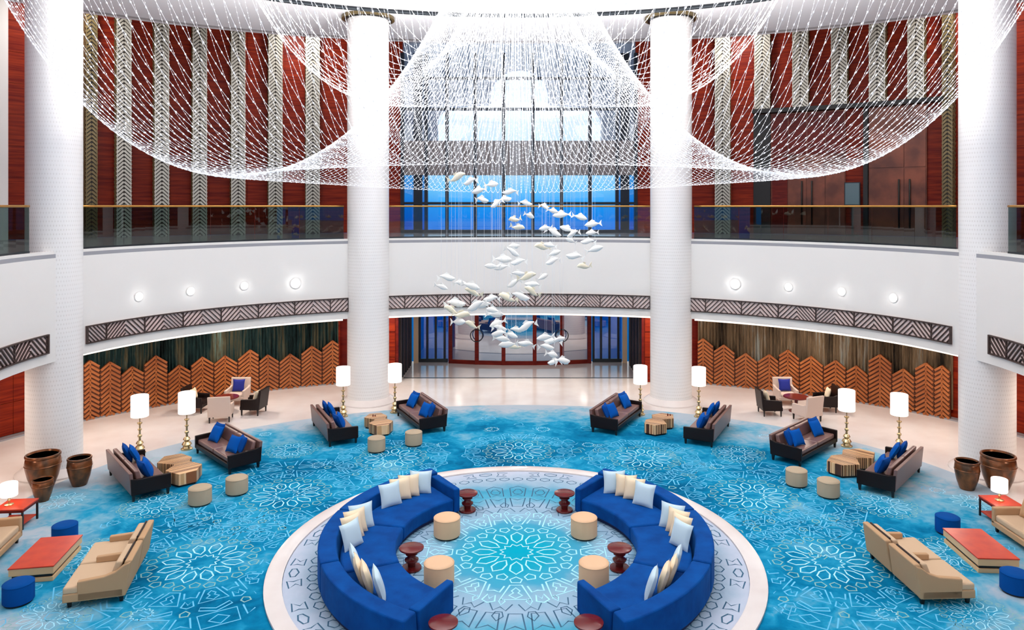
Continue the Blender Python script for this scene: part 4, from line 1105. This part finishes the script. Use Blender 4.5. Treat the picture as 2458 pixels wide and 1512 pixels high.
# ------------------------------------------------------------------ hanging fish
def fish_mesh(mt, var):
    m = MB(); n = 8; st = [(-.25, .0, .0), (-.22, .035, .03), (-.14, .085, .055), (-.03, .11, .06), (.08, .075, .042), (.16, .03, .02), (.20, .02, .012)]
    vs, fs = [], []
    for i, (x, h, w) in enumerate(st):
        for k in range(n):
            a = 2*PI*k/n; yy = w*cos(a); zz = h*sin(a)*(1.0 if sin(a) > 0 else .75)+var*.05*math.sin(x*9)
            vs.append((x, yy, zz))
    for i in range(len(st)-1):
        for k in range(n): fs.append((i*n+k, i*n+(k+1) % n, (i+1)*n+(k+1) % n, (i+1)*n+k))
    fs.append(tuple(range(6*n, 7*n))); m.add(vs, fs)
    me = bpy.data.meshes.new('fish'); me.from_pydata(m.v, [], m.f); me.materials.append(mt)
    for p in me.polygons: p.use_smooth = True
    return me
def fin_mesh(mt, kind):
    m = MB()
    if kind == 'tail': pts = [(.18, 0), (.29, .10), (.265, 0), (.29, -.10)]
    else: pts = [(-.10, .09), (.0, .155), (.09, .10), (.03, .07)]
    m.hexa([(x, -.006, z) for x, z in pts], [(x, .006, z) for x, z in pts])
    me = bpy.data.meshes.new(kind); me.from_pydata(m.v, [], m.f); me.materials.append(mt); return me
FM = [fish_mesh(FISHM, 0), fish_mesh(FISHM, 1), fish_mesh(FISHG, -1)]
TM = [fin_mesh(FISHM, 'tail'), fin_mesh(FISHM, 'tail'), fin_mesh(FISHG, 'tail')]
DM = [fin_mesh(FISHM, 'dorsal'), fin_mesh(FISHM, 'dorsal'), fin_mesh(FISHG, 'dorsal')]
mw = MB(); mw.tube([(0, 0, 0), (0, 0, 1)], .002, 4); wme = bpy.data.meshes.new('wire'); wme.from_pydata(mw.v, [], mw.f); wme.materials.append(WIREM)
z7 = [(410, 140), (580, 190), (860, 230), (690, 310), (1090, 325), (1030, 420), (735, 425), (920, 470), (1290, 470), (1530, 510), (1640, 570), (1750, 620), (1340, 630), (1150, 680), (1190, 780), (1990, 650), (2150, 740), (2140, 850), (1545, 790), (1650, 840), (1820, 800), (1900, 860), (1870, 950), (1500, 1030), (1600, 1010), (1660, 1110), (1140, 1020), (1120, 1090), (1000, 1190), (1200, 1220), (860, 1280), (980, 1290), (2090, 960), (2180, 1060), (1920, 1150), (1640, 1210), (2040, 1280)]
z8 = [(280, 140), (210, 260), (450, 210), (590, 250), (620, 330), (1190, 90), (1310, 130), (1510, 135), (1140, 210), (1380, 230), (1370, 320), (390, 470), (340, 560), (660, 500), (850, 410), (1060, 400), (1220, 380), (760, 490), (870, 560), (470, 620), (430, 710), (600, 750), (900, 610), (930, 730), (960, 790), (950, 860), (1170, 810), (1110, 880), (1310, 760), (985, 930), (1060, 1000), (1160, 1030), (1300, 990), (1540, 910), (1640, 955), (1730, 930), (1560, 1030), (1630, 1130), (1660, 1220), (1770, 1210)]
FISH = [(1020+x/5.343, 400+y/5.343) for x, y in z7]+[(1020+x/5.343, 640+y/5.343) for x, y in z8]
rf = random.Random(11)
for px, py in FISH:
    ph = (py-420)/460*PI*2.2
    d = 17.3+1.5*sin(ph)+rf.uniform(-.7, .7)
    p = at(px, py, d); v = rf.choice((0, 0, 1, 1, 2))
    if py < 500: zone = 'before the upper blue window panes'
    elif py < 580: zone = 'before the lower blue window panes'
    elif py < 690: zone = 'before the white balcony face'
    elif py < 750: zone = 'before the fretwork strip'
    else: zone = 'before the entrance doors'
    o = bpy.data.objects.new('hanging_fish', FM[v]); COL.objects.link(o)
    sc = rf.uniform(.64, .92); yaw = rf.choice((0, PI))+rf.uniform(-.7, .7); pit = rf.uniform(-.35, .35)
    o.location = p; o.rotation_euler = (rf.uniform(-.2, .2), pit, yaw); o.scale = (sc, sc, sc)
    hd = 'nose left' if cos(yaw) > 0 else 'nose right'; tl = ' dipping' if pit < -.12 else (' rising' if pit > .12 else ' level')
    tag(o, '%s porcelain fish, %s and%s, hanging %s' % ('ivory' if v == 2 else 'white', hd, tl, zone), 'ornament', ('ivory fish ' if v == 2 else 'white fish ')+zone)
    for nm, me in (('tail_fin', TM[v]), ('dorsal_fin', DM[v])):
        c = bpy.data.objects.new(nm, me); COL.objects.link(c); c.parent = o
    w = bpy.data.objects.new('wire', wme); COL.objects.link(w); w.parent = o
    bpy.context.view_layer.update()
    w.matrix_parent_inverse = o.matrix_world.inverted()
    w.location = (p.x, p.y, p.z+.02); w.scale = (1, 1, ZC-p.z-.05)

# ------------------------------------------------------------------ chandelier of hanging bead strings
CH = (0.0, 17.5)
ch = thing('bead_chandelier', 'huge white chandelier of draped bead strings filling the atrium', 'chandelier', (CH[0], CH[1], ZC))
OCT = [(1, 0, 0), (-1, 0, 0), (0, 1, 0), (0, -1, 0), (0, 0, 1), (0, 0, -1)]
OCF = [(0, 2, 4), (2, 1, 4), (1, 3, 4), (3, 0, 4), (2, 0, 5), (1, 2, 5), (3, 1, 5), (0, 3, 5)]
def rad(e_rx, e_ry, a): return 1/math.sqrt((cos(a)/e_rx)**2+(sin(a)/e_ry)**2)
def string(a, ri, rl, ro, zl, k, step, rt, rb):
    def prof(s):                                          # s in -1..1
        r = rl+s*(rl-ri) if s < 0 else rl+s*(ro-rl)
        return r, zl+(ZC-.12-zl)*(math.cosh(k*s)-1)/(math.cosh(k)-1)
    ca, sa = cos(a), sin(a); pts = []; n = 44
    for i in range(n+1):
        s = -1+2*i/n; s = math.copysign(abs(s)**.8, s); r, z = prof(s); pts.append(Vector((r*ca, r*sa, z-ZC)))
    m = MB(); m.tube(pts, rt, 3)
    acc = step*random.random(); 
    for p, q in zip(pts, pts[1:]):
        L = (q-p).length; t = (q-p).normalized(); u = t.cross(Vector((ca, sa, 0)).cross(Vector((0, 0, 1)))).normalized(); w = t.cross(u)
        while acc < L:
            c = p+t*acc; m.add([c+t*x*rb*2.1+u*y*rb+w*z*rb for x, y, z in OCT], OCF); acc += step
        acc -= L
    m.build('bead_string', BEADM, ch)
def lerp3(a, side, back, front):
    s = sin(a); return side+(back-side)*s*s if s > 0 else side+(front-side)*s*s
n1, n2 = 208, 92
for i in range(n1):
    a = 2*PI*(i+.5)/n1; ro = rad(12.2, 8.4, a); ri = .95
    string(a, ri, (ri+ro)/2, ro, lerp3(a, 7.66, 7.40, 7.74), 1.72, .18, .003, .0145)
for i in range(n2):
    a = 2*PI*(i+.5)/n2; ro = rad(6.85, 6.2, a); ri = .6
    string(a, ri, 3.25, ro, lerp3(a, 9.5, 9.9, 10.3), 1.8, .18, .003, .0145)
def hoop(name, rx, ry, z, r, m_, nn=120):
    m = MB(); m.tube([(rx*cos(2*PI*k/nn), ry*sin(2*PI*k/nn), z-ZC) for k in range(nn)], r, 6, True); m.build(name, m_, ch, smooth=True)
hoop('mounting_rail', 12.2, 8.4, ZC-.07, .07, STEEL)
hoop('inner_rail', 6.85, 6.2, ZC-.07, .06, WHITE)
hoop('crown_ring', .95, .95, ZC-.09, .07, WHITE, 40)
bpy.context.view_layer.update()
